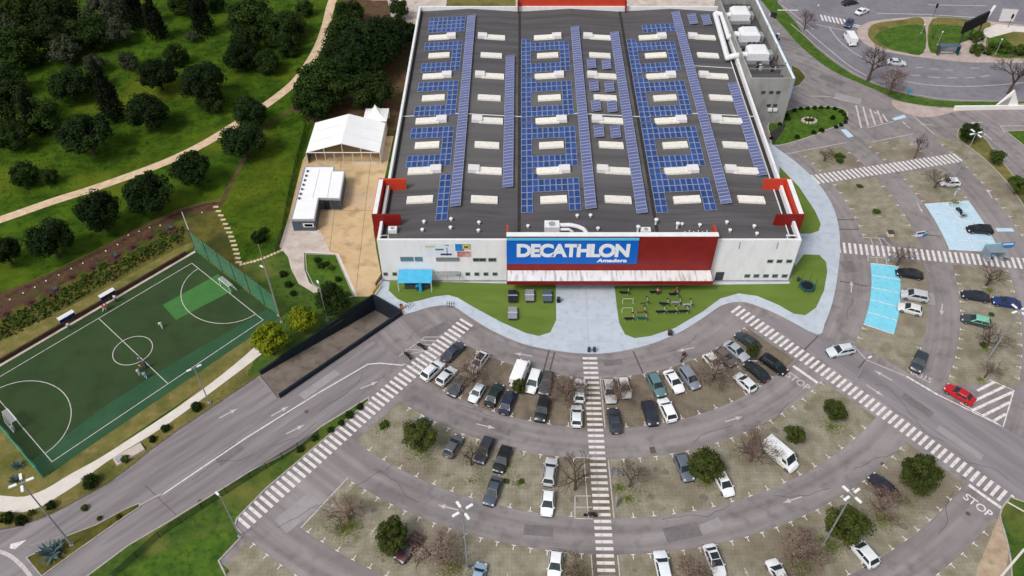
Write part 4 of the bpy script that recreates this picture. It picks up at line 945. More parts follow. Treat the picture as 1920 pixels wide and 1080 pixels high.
car(1143,732,'wagon',(190,190,190),'o','silver estate under bare branches right against the middle crossing',G1)
car(1171,726,'hatch',(216,214,212),'o','white hatchback half hidden under brown bare branches',G1)
car(1231,720,'wagon',TL,'o','teal green estate car right of the middle crossing',G1)
car(1264,714,'sedan',(236,236,238),'o','white saloon between the teal estate and grey people carrier',G1)
car(1293,707,'mini',(132,136,150),'o','grey people carrier right of the white saloon',G1)
car(1219,773,'suv',(38,42,52),'o','black SUV in outer row next to a white SUV',G1)
car(1251,767,'suv',(240,240,242),'i','white SUV in outer row beside the black SUV',G1)
car(1152,787,'sedan',(56,60,68),'i','dark grey saloon in outer row right of the middle crossing',G1)
car(1338,678,'hatch',(226,226,222),'o','white hatchback behind a bare tree trunk',G1)
car(1360,669,'hatch',(104,94,90),'o','brownish grey hatchback under bare branches',G1)
car(1381,657,'sedan',(168,172,180),'o','silver saloon second in the row from the right zebra',G1)
car(1402,638,'sedan',(54,60,66),'i','dark grey saloon nearest the walkway by the right zebra',G1)
car(1419,695,'sedan',(30,38,40),'i','black saloon beside a small orange-edged planter',G1)
car(1451,682,'wagon',(20,22,24),'o','black estate beside the STOP lettering',G1)
car(1397,716,'hatch',(220,223,226),'i','white hatchback alone at the right end of the outer row',G1)
car(1577,656,'wagon',(208,214,220),((1600,652),(1555,660)),'silver estate driving on the cross road by the walkway corner',None,('rail',),name='moving_car')
car(786,800,'hatch',(70,96,104),'i','teal hatchback mostly hidden under a dark green tree',G2)
car(850,835,'hatch',(92,92,98),'i','grey hatchback left of bare twigs in the second ring',G2)
car(908,843,'wagon',(52,56,62),'o','charcoal estate right of bare twigs in the second ring',G2)
car(942,860,'sedan',(24,26,30),'o','black saloon in the upper row of the second ring',G2)
car(924,920,'sedan',(70,80,92),'o','dark slate saloon in the lower row of the second ring',G2)
car(1031,883,'wagon',(196,197,200),'i','silver estate left of a bare tree near the middle crossing',G2,('rail',))
car(1027,942,'hatch',(236,237,238),'o','white hatchback behind the silver estate',G2)
car(1283,875,'suv',(96,104,114),'o','slate grey SUV left of a round green tree',G2)
car(1358,906,'hatch',(238,238,238),'o','white hatchback right of a round green tree',G2)
car(1464,851,'van',(236,237,238),((1440,832),(1488,874)),'large white delivery van beside a bare tree in second ring',G2,name='parked_van',cat='van')
car(767,1026,'sedan',(74,44,46),((780,1010),(752,1044)),'dark red saloon beside a dark green tree in the third ring',G3_)
car(1658,911,'sedan',(48,42,54),((1676,926),(1640,896)),'dark plum saloon by the lane in the third ring',G3_)
car(1619,1034,'suv',(222,226,228),'i','white SUV with dark side windows below a green tree',G3_)
car(1041,1058,'hatch',(238,239,240),'o','white hatchback at bottom edge left of the middle crossing',G3_)
car(1243,1062,'wagon',(230,236,240),'i','white estate at bottom edge right of the middle crossing',G3_)
car(1340,1050,'sedan',(228,230,232),'o','white saloon with dark sunroof at the bottom edge',G3_,('sunroof',))
car(1459,1074,'hatch',(236,237,238),'i','white hatchback cut off at the bottom edge right of others',G3_)
car(897,1078,'small',(150,176,198),'i','light blue small car cut off at the bottom edge',G3_)
car(1706,512,'sedan',(30,32,38),'i','black saloon touching the bright cyan bays',G4)
car(1716,553,'mini',(188,188,194),'i','silver people carrier beside a small shrub near cyan bays',G4)
car(1707,578,'hatch',(212,212,210),'i','pale silver hatchback next to the silver people carrier',G4)
car(1830,554,'sedan',(34,38,52),'i','black saloon nose to tail with a blue car',G4)
car(1888,566,'sedan',BL,'i','dark blue saloon beside a street lamp',G4)
car(1831,600,'wagon',(60,66,72),'i','taxi with mint green roof and dark body below the black saloon',G4,roofc=MT)
car(1724,677,'suv',(48,56,64),((1732,655),(1712,700)),'dark slate SUV driving in the aisle towards STOP lettering',None,name='moving_car')
car(1800,738,'sedan',RD,((1822,752),(1776,726)),'bright red saloon turning beside the hatched corner',None,name='moving_car')
car(1838,429,'wagon',(24,26,30),((1862,431),(1815,427)),'black estate standing on the pale blue bays',G4)
car(1781,341,'hatch',(226,228,230),((1800,342),(1762,341)),'white hatchback under a street lamp beside a bare tree',G4)
car(1594,3,'sedan',(30,32,38),((1580,6),(1610,0)),'black car at the top edge of the street',G5,name='moving_car')
car(1617,20,'sedan',(232,234,236),((1604,26),(1630,15)),'white car on the street above the zebra crossing',G5,name='moving_car')
car(1592,43,'hatch',(52,64,98),((1597,36),(1586,52)),'dark blue car crossing the street zebra',G5,name='moving_car')
car(1595,70,'van',(236,237,238),((1602,80),(1590,60)),'white van on the street below the zebra crossing',G5,name='moving_van',cat='van')
car(1681,116,'sedan',(198,204,210),((1665,114),(1696,117)),'silver car on the street behind a bare tree',G5,name='moving_car')
# =================================================================== TREES AND PLANTS
def leaf_mat(name, c, c2, randv=.15, c3=None):
    m = mat(name, c, c2, .9, .75, c3=c3, scale3=2.2, amt3=.6, randv=randv, spec=.08, lo=.3, hi=.7); return m
leaf_mat('leaf_pine', (21,35,14), (39,57,21), .32, (14,23,10))
leaf_mat('leaf_oak', (28,43,16), (52,70,25), .35, (19,29,12))
leaf_mat('leaf_cypress', (15,21,12), (25,34,18), .15)
leaf_mat('leaf_grey', (52,60,44), (78,84,62), .2, (34,42,30))
leaf_mat('leaf_yellow', (84,96,16), (124,132,26), .12, (48,62,12))
leaf_mat('leaf_olive', (50,60,26), (82,90,40), .15, (34,40,18))
leaf_mat('leaf_fresh', (50,70,24), (76,94,36), .15, (34,48,18))
leaf_mat('leaf_brown', (128,108,96), (154,132,118), .15, (102,84,72))
leaf_mat('leaf_agave', (62,84,86), (94,114,114), .15)
mat('bark', (62,48,38), (82,66,54), 2, .95, randv=.15); mat('twig', (82,66,58), (104,86,76), 2, .95, randv=.12)
def crown_mesh(seed, shape, n, leaf, m, clumps=46, fill=.0):
    """unit crown (radius 1, height 1 from -0.5 to 0.5 scaled by caller): leaf quads grouped in clumps"""
    R = random.Random(seed); C = []
    for k in range(clumps):
        while True:
            p = Vector((R.uniform(-1,1), R.uniform(-1,1), R.uniform(-1,1)))
            if .05 < p.length <= 1: break
        d = p.normalized(); r = R.uniform(.55, .86) if k > clumps*fill else R.uniform(.1,.5)
        if shape == 'round': c = Vector((d.x*r, d.y*r, d.z*r*.9 if d.z > 0 else d.z*r*.6)); cr = R.uniform(.22,.36)
        elif shape == 'flat': c = Vector((d.x*r, d.y*r, abs(d.z)*r*.8-.25)); cr = R.uniform(.2,.34)
        elif shape == 'cone':
            h = R.random()**.8; a = R.uniform(0,2*pi); q = (1-h)**.7*R.uniform(.55,.8)*.62*(.55+.45*min(1,h*6)); c = Vector((q*cos(a), q*sin(a), -1+2*h)); cr = .12+.2*(1-h)
        else: c = Vector((d.x*r, d.y*r, d.z*r)); cr = R.uniform(.16,.42)
        C.append((c, cr))
    vs = []; fs = []; per = n//clumps
    for c, cr in C:
        for q in range(per):
            d = Vector((R.gauss(0,1), R.gauss(0,1), R.gauss(0,1)+.25)).normalized(); p = c+d*cr*(R.random()**.33)
            nr = (d+Vector((R.uniform(-.6,.6), R.uniform(-.6,.6), R.uniform(-.3,.9)))).normalized()
            a = nr.orthogonal().normalized(); b = nr.cross(a); th = R.uniform(0,2*pi); a2 = a*cos(th)+b*sin(th); b2 = nr.cross(a2); s = leaf*R.uniform(.6,1.3)
            o = len(vs); vs += [p-a2*s, p+b2*s*.6, p+a2*s, p-b2*s*.6]; fs.append((o,o+1,o+2,o+3))
    return MB().add(vs, fs).mesh('crown', [m])
def trunk_mesh(seed, limbs=5):
    """unit trunk: foot at z=-1 up to the crown at z=0, limbs spread to radius .5"""
    R = random.Random(seed); mb = MB()
    mb.bar((0,0,-1),(.03,.02,-.45),.085,0,7,.065).bar((.03,.02,-.45),(0,.03,.1),.065,0,7,.04)
    for k in range(limbs):
        a = 2*pi*k/limbs+R.uniform(-.4,.4); z = R.uniform(-.5,-.1); e = Vector((cos(a)*R.uniform(.35,.55), sin(a)*R.uniform(.35,.55), R.uniform(.1,.4)))
        mid = e*.5+Vector((0,0,z*.4)); mb.bar((0,0,z),mid,.045,0,5,.03).bar(mid,e,.03,0,5,.012)
    return mb.mesh('trunk', ['bark'])
TRK = [trunk_mesh(900+k) for k in range(3)]
CR = {}
def crowns(key, *a, nvar=3, **k): CR[key] = [crown_mesh(sum(map(ord,key))+i*13, *a, **k) for i in range(nvar)]
crowns('pine','round',8500,.058,'leaf_pine',clumps=60,nvar=4)
crowns('oak','loose',7500,.058,'leaf_oak',clumps=44,nvar=4)
crowns('cypress','cone',6500,.05,'leaf_cypress',clumps=110,nvar=2)
crowns('grey','loose',4500,.065,'leaf_grey',clumps=34,nvar=2)
crowns('yellow','round',4600,.085,'leaf_yellow',clumps=52,nvar=2)
crowns('olive','loose',6000,.068,'leaf_olive',clumps=40,nvar=3)
crowns('fresh','loose',2600,.1,'leaf_fresh',clumps=26,nvar=2)
crowns('brown','loose',2400,.024,'leaf_brown',clumps=40,nvar=3,fill=.4)
cnt = {}
def tree(kind, x, y, rpx, label, hc=None, asp=.85, name='tree', group=None, cat='tree', base=0.0):
    """crown centre seen at pixel x,y with radius rpx pixels; hc = height of the crown centre (m)"""
    k = cnt.get(kind, 0); cnt[kind] = k+1
    for _ in range(3):
        z = 3.0 if hc is None else hc
        X, Y = G(x, y, z); dep = (Y+CAM_H-z)*.70711; r = rpx*dep/F
        if hc is None: hc = max(1.0, r*1.15)
    o = empty(name, (X, Y, base), rnd.uniform(0, 6.28), label=label, cat=cat, group=group)
    c = link('crown', CR[kind][k % len(CR[kind])], o, (0, 0, hc)); f_ = rnd.uniform(.84,.94) if 'park' in name else rnd.uniform(.93,1.03); c.scale = (r*f_*rnd.uniform(.94,1.06), r*f_*rnd.uniform(.94,1.06), r*asp*f_*rnd.uniform(.85,1.12)); c.rotation_euler = (0,0,rnd.uniform(0,6.28))
    t_ = link('trunk', TRK[k % 3], o, (0, 0, hc)); t_.scale = (r*.9, r*.9, hc)
    return o
def shrub(kind, x, y, rpx, label, group=None, asp=.8, name='shrub'):
    X, Y = G(x, y, .4); dep = (Y+CAM_H)*.70711; r = rpx*dep/F; k = cnt.get(kind, 0); cnt[kind] = k+1
    o = link(name, CR[kind][k % len(CR[kind])], None, (X, Y, r*asp*.75)); o.scale = (r, r, r*asp); o.rotation_euler = (0,0,rnd.uniform(0,6.28)); tag(o, label, 'shrub', group); return o
# --- bare trees
def bare_mesh(seed, depth=5, spread=.62, up=.25, first=.34):
    R = random.Random(seed); mb = MB()
    def grow(p, d, L, r, k):
        q = p+d*L; n = 6 if k < 2 else (4 if k < 3 else 3)
        mb.bar(p, q, r, 0, n, r*.68)
        if k >= depth: return
        m = 3 if k < 3 else R.choice((2,3,3))
        for j in range(m):
            ax = d.orthogonal().normalized(); ax.rotate(Matrix.Rotation(2*pi*j/m+R.uniform(-.7,.7), 3, d)); nd = d.copy(); nd.rotate(Matrix.Rotation(R.uniform(.3,spread+.25), 3, ax)); nd.z += up*R.uniform(.2,1); nd.normalize()
            grow(q-d*L*R.uniform(0,.3), nd, L*R.uniform(.62,.86), r*.62, k+1)
    grow(Vector((0,0,0)), Vector((.04,.03,1)).normalized(), first, .042, 0)
    me = mb.mesh('branches', ['twig']); zs = max(v.co.z for v in me.vertices); xs_ = max(hypot(v.co.x, v.co.y) for v in me.vertices)
    return me, zs, xs_
BARE = [bare_mesh(31+k*7, 6, s, u) for k, (s, u) in enumerate(((.6,.2),(.75,.1),(.55,.3),(.8,.05)))]
def bare(x, y, rpx, hpx, label, brown=0.0, group='bare trees in the car park', name='bare_tree'):
    """foot at pixel x,y; crown radius rpx; height hpx metres"""
    k = cnt.get('bare', 0); cnt['bare'] = k+1; X, Y = G(x, y); dep = (Y+CAM_H)*.70711; r = rpx*dep/F
    o = empty(name, (X, Y, 0), rnd.uniform(0, 6.28), label=label, cat='tree', group=group); me, zs, xs_ = BARE[k % 4]
    b = link('branches', me, o); r *= 1.28; hpx *= 1.12; b.scale = (r/xs_, r/xs_, hpx/zs)
    if brown:
        c = link('dry_leaves', CR['brown'][k % 3], o, (0,0,hpx*.62)); c.scale = (r*.92*brown, r*.92*brown, hpx*.36)
    return o
B = [(888,716,36,4.2,'bare brown tree over the white estate with dark glass roof',1),(1062,752,40,4.6,'bare brown tree left of the white estate by the middle crossing',1),(1158,752,30,4.0,'bare reddish tree right against the middle crossing',1),(1337,716,42,5.0,'bare reddish tree in front of the white hatchback',1),
     (1078,918,42,6.0,'tall bare tree left of the middle crossing in the second ring',0),(1180,912,34,5.2,'bare tree right of the middle crossing beside blue rack',0),(1406,864,46,5.5,'large dark bare tree left of the delivery van',.8),(656,972,48,4.0,'bare tree with greenish foot at the left end of the third ring',.7),(826,1048,52,4.0,'bare brown tree right of the dark red saloon',1),(1497,1046,48,4.0,'bare brown tree left of the lamp in the third ring',1),
     (1650,958,42,4.0,'bare brown tree beside the dark plum saloon',1),(1292,1085,44,4.0,'brown bare tree between two white cars at bottom edge',1),(1076,1088,34,3.6,'bare tree at bottom edge left of the middle crossing',.8),(884,872,30,4.4,'bare twiggy tree between two grey cars in second ring',0),
     (1849,535,26,4.2,'bare tree below the right-hand zebra crossing',0),(1681,498,30,4.5,'bare leaning tree at the zebra beside the cyan bays',.5),(1714,297,15,5.5,'slim bare tree above the far zebra crossing',0),(1752,352,28,3.6,'bare tree left of the white hatchback under lamp',0),(1848,650,34,4.2,'bare tree below the mint taxi',0),(1846,708,26,3.6,'small bare tree at the tip above hatched corner',.3),
     (1545,302,20,2.4,'low bare bush at left end of the far parking island',0),(1468,1130,40,4.0,'bare tree cut off at the bottom edge',1)]
for b in B: bare(*b)
for b in ((1627,152,32,9.0,'tall bare street tree left of another by the street',0),(1666,177,36,7.0,'bare reddish street tree on the grass verge',.7),(1890,176,42,9.0,'bare street tree behind the white triangular wall',0),(1508,55,16,5.0,'small bare tree at the street junction',.5)): bare(*b, group='bare street trees')
# --- green trees in the car park
for kind, x, y, r, lb in (('olive',787,815,36,'dark green tree hiding a teal car in the second ring'),('olive',737,1005,37,'dark green tree left of the dark red saloon'),('olive',1325,874,34,'round green tree between two cars in the second ring'),('olive',1567,770,23,'small green tree near the right zebra crossing'),('olive',1490,815,22,'small green tree above the delivery van'),
                          ('olive',1725,885,40,'large green tree right of the dark plum saloon'),('olive',1590,985,44,'large green tree beside the lamp in the third ring'),('oak',1820,247,20,'green tree under the far lamp at the corner bed'),('olive',972,722,17,'small pine in front of the white panel van'),('olive',1411,655,13,'small green tree between dark cars by right zebra'),('fresh',1870,292,16,'olive green bush behind the far lamp'),('fresh',1912,345,20,'olive green bush at the right edge bed')):
    tree(kind, x, y, r, lb, group='green trees in the car park')
for x, y, r, lb in ((504,636,38,'large yellow-green tree left of the ramp'),(566,598,29,'yellow-green tree beside the ramp, middle of three'),(622,560,36,'darker green tree beside the ramp, nearest the yard')):
    tree('yellow' if x < 600 else 'oak', x, y, r, lb, group='trees beside the ramp')
# --- park
PK = [('pine',455,262,46),('pine',358,317,44),('pine',278,362,52),('pine',184,397,50),('pine',92,447,50),('pine',8,470,36),('pine',160,250,58),('pine',275,210,48),('pine',380,155,55),('pine',295,140,44),('pine',452,108,36),('pine',468,210,40),('pine',130,160,42),
      ('oak',45,325,30),('oak',20,200,52),('oak',75,215,44),('oak',30,90,52),('oak',100,60,52),('oak',165,60,44),('grey',200,20,44),('oak',60,20,50),('grey',120,95,36),('oak',10,20,44),('grey',178,118,24),('oak',180,150,26),('grey',240,115,24),('oak',330,105,26),('oak',90,330,20),('oak',500,115,32),('oak',470,30,55),('oak',520,60,40),('oak',545,45,34),('grey',215,60,34),('oak',455,80,36),('oak',395,190,30),('oak',570,15,22),
      ('oak',10,150,40),('oak',120,20,40),('grey',10,55,34),('oak',22,255,36),('pine',400,5,26),('oak',340,5,30),('oak',230,5,30),('oak',540,85,28),('grey',360,68,14)]
ORD = ['first','second','third','fourth','fifth','sixth','seventh','eighth','ninth','tenth','eleventh','twelfth']
def park_row(x, y): return 'in the row below the dirt path' if y > 415-.39*x-28 and x > -1 and y > 225 else ('at the top of the park' if y < 72 else ('in the upper park' if y < 128 else 'in the middle of the park'))
LOOK = {'pine':'dark round pine','oak':'bushy dark green tree','grey':'grey-green loose tree'}
for k, (kind, x, y, r) in enumerate(PK):
    same = sorted(q[1] for q in PK if q[0] == kind and park_row(q[1], q[2]) == park_row(x, y))
    tree(kind, x, y, r, f'{LOOK[kind]} {park_row(x, y)}, {ORD[same.index(x)]} such tree from the left', hc=max(1.6, r*.13*.72), group='park trees', name='park_tree')
for x, y, h, lb in ((262,20,40,'dark cypress at the top edge, left of a pair'),(300,42,40,'dark cypress at the top edge, right of a pair'),(385,32,42,'tall dark cypress alone near the top edge'),(217,185,48,'tall dark cypress in the middle of the park'),(75,225,34,'short dark cypress among bushy trees on the left')):
    X, Y = G(x, y+h*.8); dep = (Y+CAM_H)*.70711; H = 1.7*h*dep/F/.72; k = cnt.get('cyp',0); cnt['cyp'] = k+1
    o = empty('cypress_tree', (X, Y, 0), rnd.uniform(0,6), label=lb, cat='tree', group='cypresses in the park')
    c = link('crown', CR['cypress'][k % 2], o, (0,0,H*.53)); c.scale = (H*.36, H*.36, H*.5); t_ = link('trunk', TRK[0], o, (0,0,H*.3)); t_.scale = (H*.12,H*.12,H*.3)
for k, (kind, x, y, r) in enumerate((('oak',610,150,60),('pine',700,80,62),('oak',650,70,48),('pine',735,65,42),('oak',695,170,46),('oak',640,110,50),('pine',760,60,30),('oak',590,185,40),('oak',750,15,22),('oak',655,25,30),('pine',670,120,50))):
    tree(kind, x, y, r, f'large dark tree in the clump left of the roof, {["left front","upper middle","left back","upper right","right front","middle","against the wall","lower left","top right corner","top left corner","centre"][k]} one', hc=max(3, r*.13*.8), group='tree clump beside the store', name='clump_tree')
# --- shrubs
S5 = 'shrubs along the left road'
for k, (kind, x, y, r) in enumerate((('oak',169,905,17),('oak',94,948,10),('oak',367,764,11),('oak',310,803,9),('oak',285,823,8),('oak',12,972,13),('oak',40,977,12),('fresh',235,860,9),('fresh',58,960,7))):
    shrub(kind, x, y, r, ['large round clipped shrub between footpath and road','small round shrub left of the large clipped one','round shrub beside the pitch lamp post','round shrub left of the pitch lamp shrub','small round shrub third along the road verge','round shrub at left edge near the footpath','low shrub at left edge beside road kerb','leafy tuft by the pale slab on verge','small leafy tuft near footpath bend'][k], S5)
for k, (x, y, r) in enumerate(((531,514,8),(541,533,8),(550,550,7),(595,487,7),(602,498,8),(620,502,7),(634,523,7),(612,494,6),(485,447,15),(495,432,8))):
    shrub('oak' if k != 5 else 'fresh', x, y, r, ['round shrub left of curved path, upper','round shrub left of curved path, middle','round shrub left of curved path, lower','dark shrub in planted bed, first of row','dark shrub in planted bed, second of row','bright green shrub in planted bed','dark shrub at the end of planted bed','dark shrub in planted bed, third of row','large dark shrub near the stepping stones','small dark shrub above the large dark one'][k], 'shrubs by the yard')
HB = [(1447,258),(1462,232),(1475,215),(1490,206),(1502,203),(1514,202),(1527,201),(1540,201),(1553,201),(1566,203),(1577,208),(1583,214),(1587,221),(1585,228),(1578,233),(1568,237),(1526,248),(1541,244),(1495,256),(1478,222),(1561,220)]
for k, (x, y) in enumerate(HB): shrub('oak', x, y, 4.5 if k < 16 else 5.5, f'dark clipped shrub edging the oval lawn beside the annex', 'shrubs edging the oval lawn')
for k, (x, y, r) in enumerate(((1830,75,14),(1862,90,10),(1830,98,14),(1850,100,9),(1880,95,14),(1910,100,14))): shrub('fresh', x, y, r, ['bush under the black billboard','bush right of the bus shelter path','wide bush right of the bus shelter','low bush at the path corner','bush on the right-hand island lawn','bush at right edge of the island'][k], 'bushes on the traffic island')
for k, (x, y, r) in enumerate(((562,842,8),(590,822,7),(655,778,9),(675,762,8),(640,792,7),(620,806,7))): shrub('oak', x, y, r, 'low dark hedge shrub along the verge by the left crossing', 'hedge shrubs by the left crossing')
for k, (x, y, r) in enumerate(((158,952,7),(222,968,6),(185,970,5))): shrub('olive', x, y, r, ['small shrub in the median, leftmost','small shrub near the median tip','small shrub in the middle of the median'][k], 'shrubs in the median')
for k, (x, y) in enumerate(((1613,347),(1645,395),(1575,292),(1860,588),(1575,300),(1700,548),(950,900+0),(1845,645),(720,795),(978,900))): shrub('fresh', x, y, 6+k % 3*2, 'low green weeds growing in a parking island gap', 'weeds in the parking islands', .35)
# agaves and tufts on the beds by the pitch
def agave(x, y, s, label, group):
    R = random.Random(int(x*7+y)); mb = MB()
    for k in range(16):
        a = 2*pi*k/16+R.uniform(-.2,.2); e = R.uniform(.3,1.1); d = Vector((cos(a)*cos(e), sin(a)*cos(e), sin(e))); q = Vector((-sin(a),cos(a),0))*.09
        mb.add([-q, q, d*.55+q*1.2, d*1.0, d*.55-q*1.2], [(0,1,2,3,4)])
    o = build(mb, 'agave', 'leaf_agave', None, (*G(x, y), .0), 0); o.scale = (s,s,s); tag(o, label, 'plant', group)
beds = [(319,432,13,1),(280,444,9,0),(248,463,10,0),(216,484,14,1),(172,502,10,0),(133,519,10,0),(101,547,14,1),(55,566,11,0),(10,588,12,0)]
for k, (x, y, r, ag) in enumerate(beds):
    X, Y = G(x, y); dep = (Y+CAM_H)*.70711; rr = r*dep/F
    sheet('soil_bed', [(X+rr*(1+.25*sin(3*a*.4+k))*cos(a*pi/7), Y+rr*1.2*(1+.2*cos(5*a*.3+k))*sin(a*pi/7)) for a in range(14)], .006+.001*k, 'soil_red')
    if ag: agave(x, y-2, .95, f'spiky grey-green agave in red soil bed, {["","","","middle","","","left"][k] if k else "right"} of three', 'agaves in the red soil beds')
    else: shrub('grey', x, y-1, r*.45, 'small dry plant in a red soil bed beside the pitch', 'dry plants in soil beds', .5)
gr = random.Random(5)
for k, (x, y) in enumerate(((300,455),(265,465),(235,490),(200,507),(190,498),(155,520),(150,530),(120,545),(80,570),(75,582),(35,590),(25,605),(60,595),(110,560),(305,440),(330,445))):
    shrub('fresh', x+gr.uniform(-4,4), y+gr.uniform(-4,4), gr.uniform(6,10), 'leafy green ground plant between the red soil beds', 'ground plants between the soil beds', .4)
agave(30,902,1.2,'spiky grey agave behind the pitch end net, left','agaves by the pitch end'); agave(35,875,1.2,'spiky grey agave behind the pitch end net, upper','agaves by the pitch end')
agave(98,1040,2.2,'large spiky grey-green agave on the median end',None); agave(110,1032,1.6,'smaller spiky agave beside the large one on the median',None)
# =================================================================== STREET FURNITURE, PITCH, PEOPLE
mat('pole_grey', (150,154,160), (166,170,176), 2, .45, metal=.3); mat('pole_brown', (140,128,112), (160,148,132), 2, .8); mat('led_white', (236,238,240), rough=.4)
mat('net_green', (78,142,112), (88,152,122), .4, .9); mat('rail_teal', (40,190,170), rough=.5); mat('wood_dark', (58,42,32), (78,58,44), 1, .9); mat('wood_rail', (132,98,72), rough=.85)
mat('blue_plastic', (28,88,180), rough=.5); mat('table_navy', (40,44,56), rough=.4); mat('table_grey', (138,140,150), (150,152,160), 1, .45); mat('table_blue', (82,98,116), rough=.45)
mat('rubber_black', (24,25,27), rough=.8); mat('teal_rim', (22,84,92), rough=.6); mat('board_black', (20,20,22), (26,26,28), 1, .5); mat('stone_white', (214,206,190), (230,222,208), 2, .9); mat('slab_stone', (202,178,146), (222,200,170), 2, .9, randv=.08)
mat('skin', (190,140,112), rough=.7); mat('skin_dark', (120,84,66), rough=.7); mat('hair', (38,28,22), rough=.8); mat('fence_green', (34,62,44), rough=.7); mat('white_plaster', (232,228,222), (240,237,232), 1, .85); mat('orange_plastic', (222,120,40), rough=.6); mat('box_pale', (226,192,160), (236,208,180), 2, .8); mat('yellow_plastic', (226,196,52), rough=.6)
def semi(name, base, alpha):
    m = MATS[base].copy(); m.name = name; MATS[name] = m; n = m.node_tree.nodes; l = m.node_tree.links
    out = [q for q in n if q.type == 'OUTPUT_MATERIAL'][0]; tr = n.new('ShaderNodeBsdfTransparent'); mx = n.new('ShaderNodeMixShader'); mx.inputs[0].default_value = alpha
    l.new(tr.outputs[0], mx.inputs[1]); l.new(n['Principled BSDF'].outputs[0], mx.inputs[2]); l.new(mx.outputs[0], out.inputs[0]); return m
semi('net_see_through', 'net_green', .52); semi('net_white', 'frame_white', .35); semi('clear_roof', 'metal_grey', .55); semi('fence_mesh', 'fence_green', .6); mat('pale_glass', (150,166,178), rough=.2); semi('shelter_glass', 'pale_glass', .5)
def lamp(x, y, ytop, heads, label, group='lamp posts', turn=0.0, m='pole_grey'):
    h = height_at((x, y), ytop); X, Y = G(x, y)
    o = empty('street_lamp', (X, Y, 0), turn, label=label, cat='lamp post', group=group)
    build(MB().bar((0,0,0),(0,0,h),.15 if heads == 4 else .1,0,10,.07), 'pole', m, o, sm=40)
    build(MB().box((0,0,0),(.5,.5,.25)), 'foot', 'concrete_wall', o)
    for k in range(heads):
        a = 2*pi*k/max(1, heads)
        d = Vector((cos(a), sin(a), 0)); build(MB().bar((0,0,h-.05), d*.5+Vector((0,0,h)), .05), 'arm', m, o)
        build(MB().box((d.x*(.95 if heads == 4 else .75), d.y*(.95 if heads == 4 else .75), h-.02), (.95,.34,.12) if heads == 4 else (.7,.28,.1), a, taper=.9), 'lamp_head', 'led_white', o)
lamp(135,1022,905,4,'tall four-headed lamp post on the left road median',turn=.5); lamp(877,1066,957,4,'tall four-headed lamp post in the third ring left of the crossing',turn=.6); lamp(1543,1022,927,4,'tall four-headed lamp post in the third ring on the right',turn=.6)
lamp(1850,676,582,4,'tall four-headed lamp post below the mint taxi',turn=.4); lamp(1790,333,250,4,'tall four-headed lamp post beside the far zebra crossing',turn=.3)
lamp(450,1006,932,1,'slim lamp post at the end of the left zebra crossing','slim lamp posts',2.4); lamp(393,756,690,2,'slim lamp post between the pitch and footpath','slim lamp posts',.6); lamp(614,601,534,1,'slim lamp post between trees beside the ramp','slim lamp posts',2.0); lamp(1606,712,673,1,'slim lamp post on the road edge near the silver estate','slim lamp posts',.5); lamp(523,592,503,1,'slim floodlight post behind the pitch corner','slim lamp posts',2.5)
lamp(528,604,458,0,'thick grey-brown utility pole behind the pitch corner','utility poles',m='pole_brown')
for x, y, t_, lb in ((1525,40,12,'slim traffic pole at the zebra on the street'),(1727,63,48,'thin white pole on the island lawn, left'),(1757,85,62,'thin white pole on the island lawn, middle'),(1866,102,76,'thin white pole on the island lawn, right')):
    lamp(x, y, t_, 1, lb, 'thin poles on the traffic island', 1.0)
# ---- pitch furniture
def goal(u, s, label):
    o = empty('football_goal', P(u, PW/2, 0), atan2(PU.y, PU.x), label=label, cat='goal', group='goals on the football pitch')
    fr = MB()
    for v in (-1.5, 1.5): fr.bar((0,v,0),(0,v,2),.06).bar((0,v,2),(s*.8,v,2),.04).bar((s*.8,v,2),(s*1.3,v,0),.04)
    fr.bar((0,-1.5,2),(0,1.5,2),.06).bar((s*1.3,-1.5,.05),(s*1.3,1.5,.05),.04); build(fr, 'frame', 'frame_white', o)
    build(MB().add([(s*.8,-1.5,2),(s*.8,1.5,2),(s*1.3,1.5,0),(s*1.3,-1.5,0),(0,-1.5,2),(0,1.5,2)], [(0,1,2,3),(4,5,1,0)]), 'net', 'net_white', o)
goal(0, -1, 'white goal with net at the left end of the pitch'); goal(PL, 1, 'white goal with net at the right end of the pitch')
def netfence(u, v0, v1, h, label, rail, n):
    o = empty('ball_net', P(u, v0, 0), label=label, cat='net fence', group='ball nets behind the goals'); a = Vector(P(u, v0)); b = Vector(P(u, v1))
    for k in range(n+1):
        q = (b-a)*k/n; build(MB().bar((q.x,q.y,0),(q.x,q.y,h+.2),.07), 'post', rail, o)
        if k < n:
            r = (b-a)*(k+1)/n; sg = .15; nn = 6; vs = []
            for j in range(nn+1):
                tq = j/nn; pz = q+(r-q)*tq; s = sg*sin(pi*tq); bow = Vector((PU.x, PU.y))*s*2
                vs += [(pz.x,pz.y,.05),(pz.x+bow.x,pz.y+bow.y,h*.5),(pz.x,pz.y,h-s)]
            fs = [(j*3+i, j*3+3+i, j*3+4+i, j*3+1+i) for j in range(nn) for i in range(2)]
            build(MB().add(vs, fs), 'net', 'net_see_through', o); build(MB().bar((q.x,q.y,h),(r.x,r.y,h),.035), 'cable', rail, o)
netfence(PL+2.4, -1.5, PW+2.2, 5.0, 'tall green net behind the right goal', 'fence_green', 6)
netfence(-2.2, -1.6, PW+2.0, 2.6, 'green net with teal rail behind the left goal', 'rail_teal', 6)
for v, lb in ((PW+2.6, 'tall white post at the far corner of the pitch'),):
    h = 9.0; o = build(MB().bar((0,0,0),(0,0,h),.12,0,8,.07), 'net_post', 'led_white', None, (*P(PL+2.6, v), 0), sm=40); tag(o, lb, 'post'); build(MB().box((0,0,0),(.4,.4,.2)), 'foot', 'concrete_wall', o)
rwl = empty('retaining_wall', P(0, PW+2.8, 0), label='low dark retaining wall along the far touchline', cat='wall')
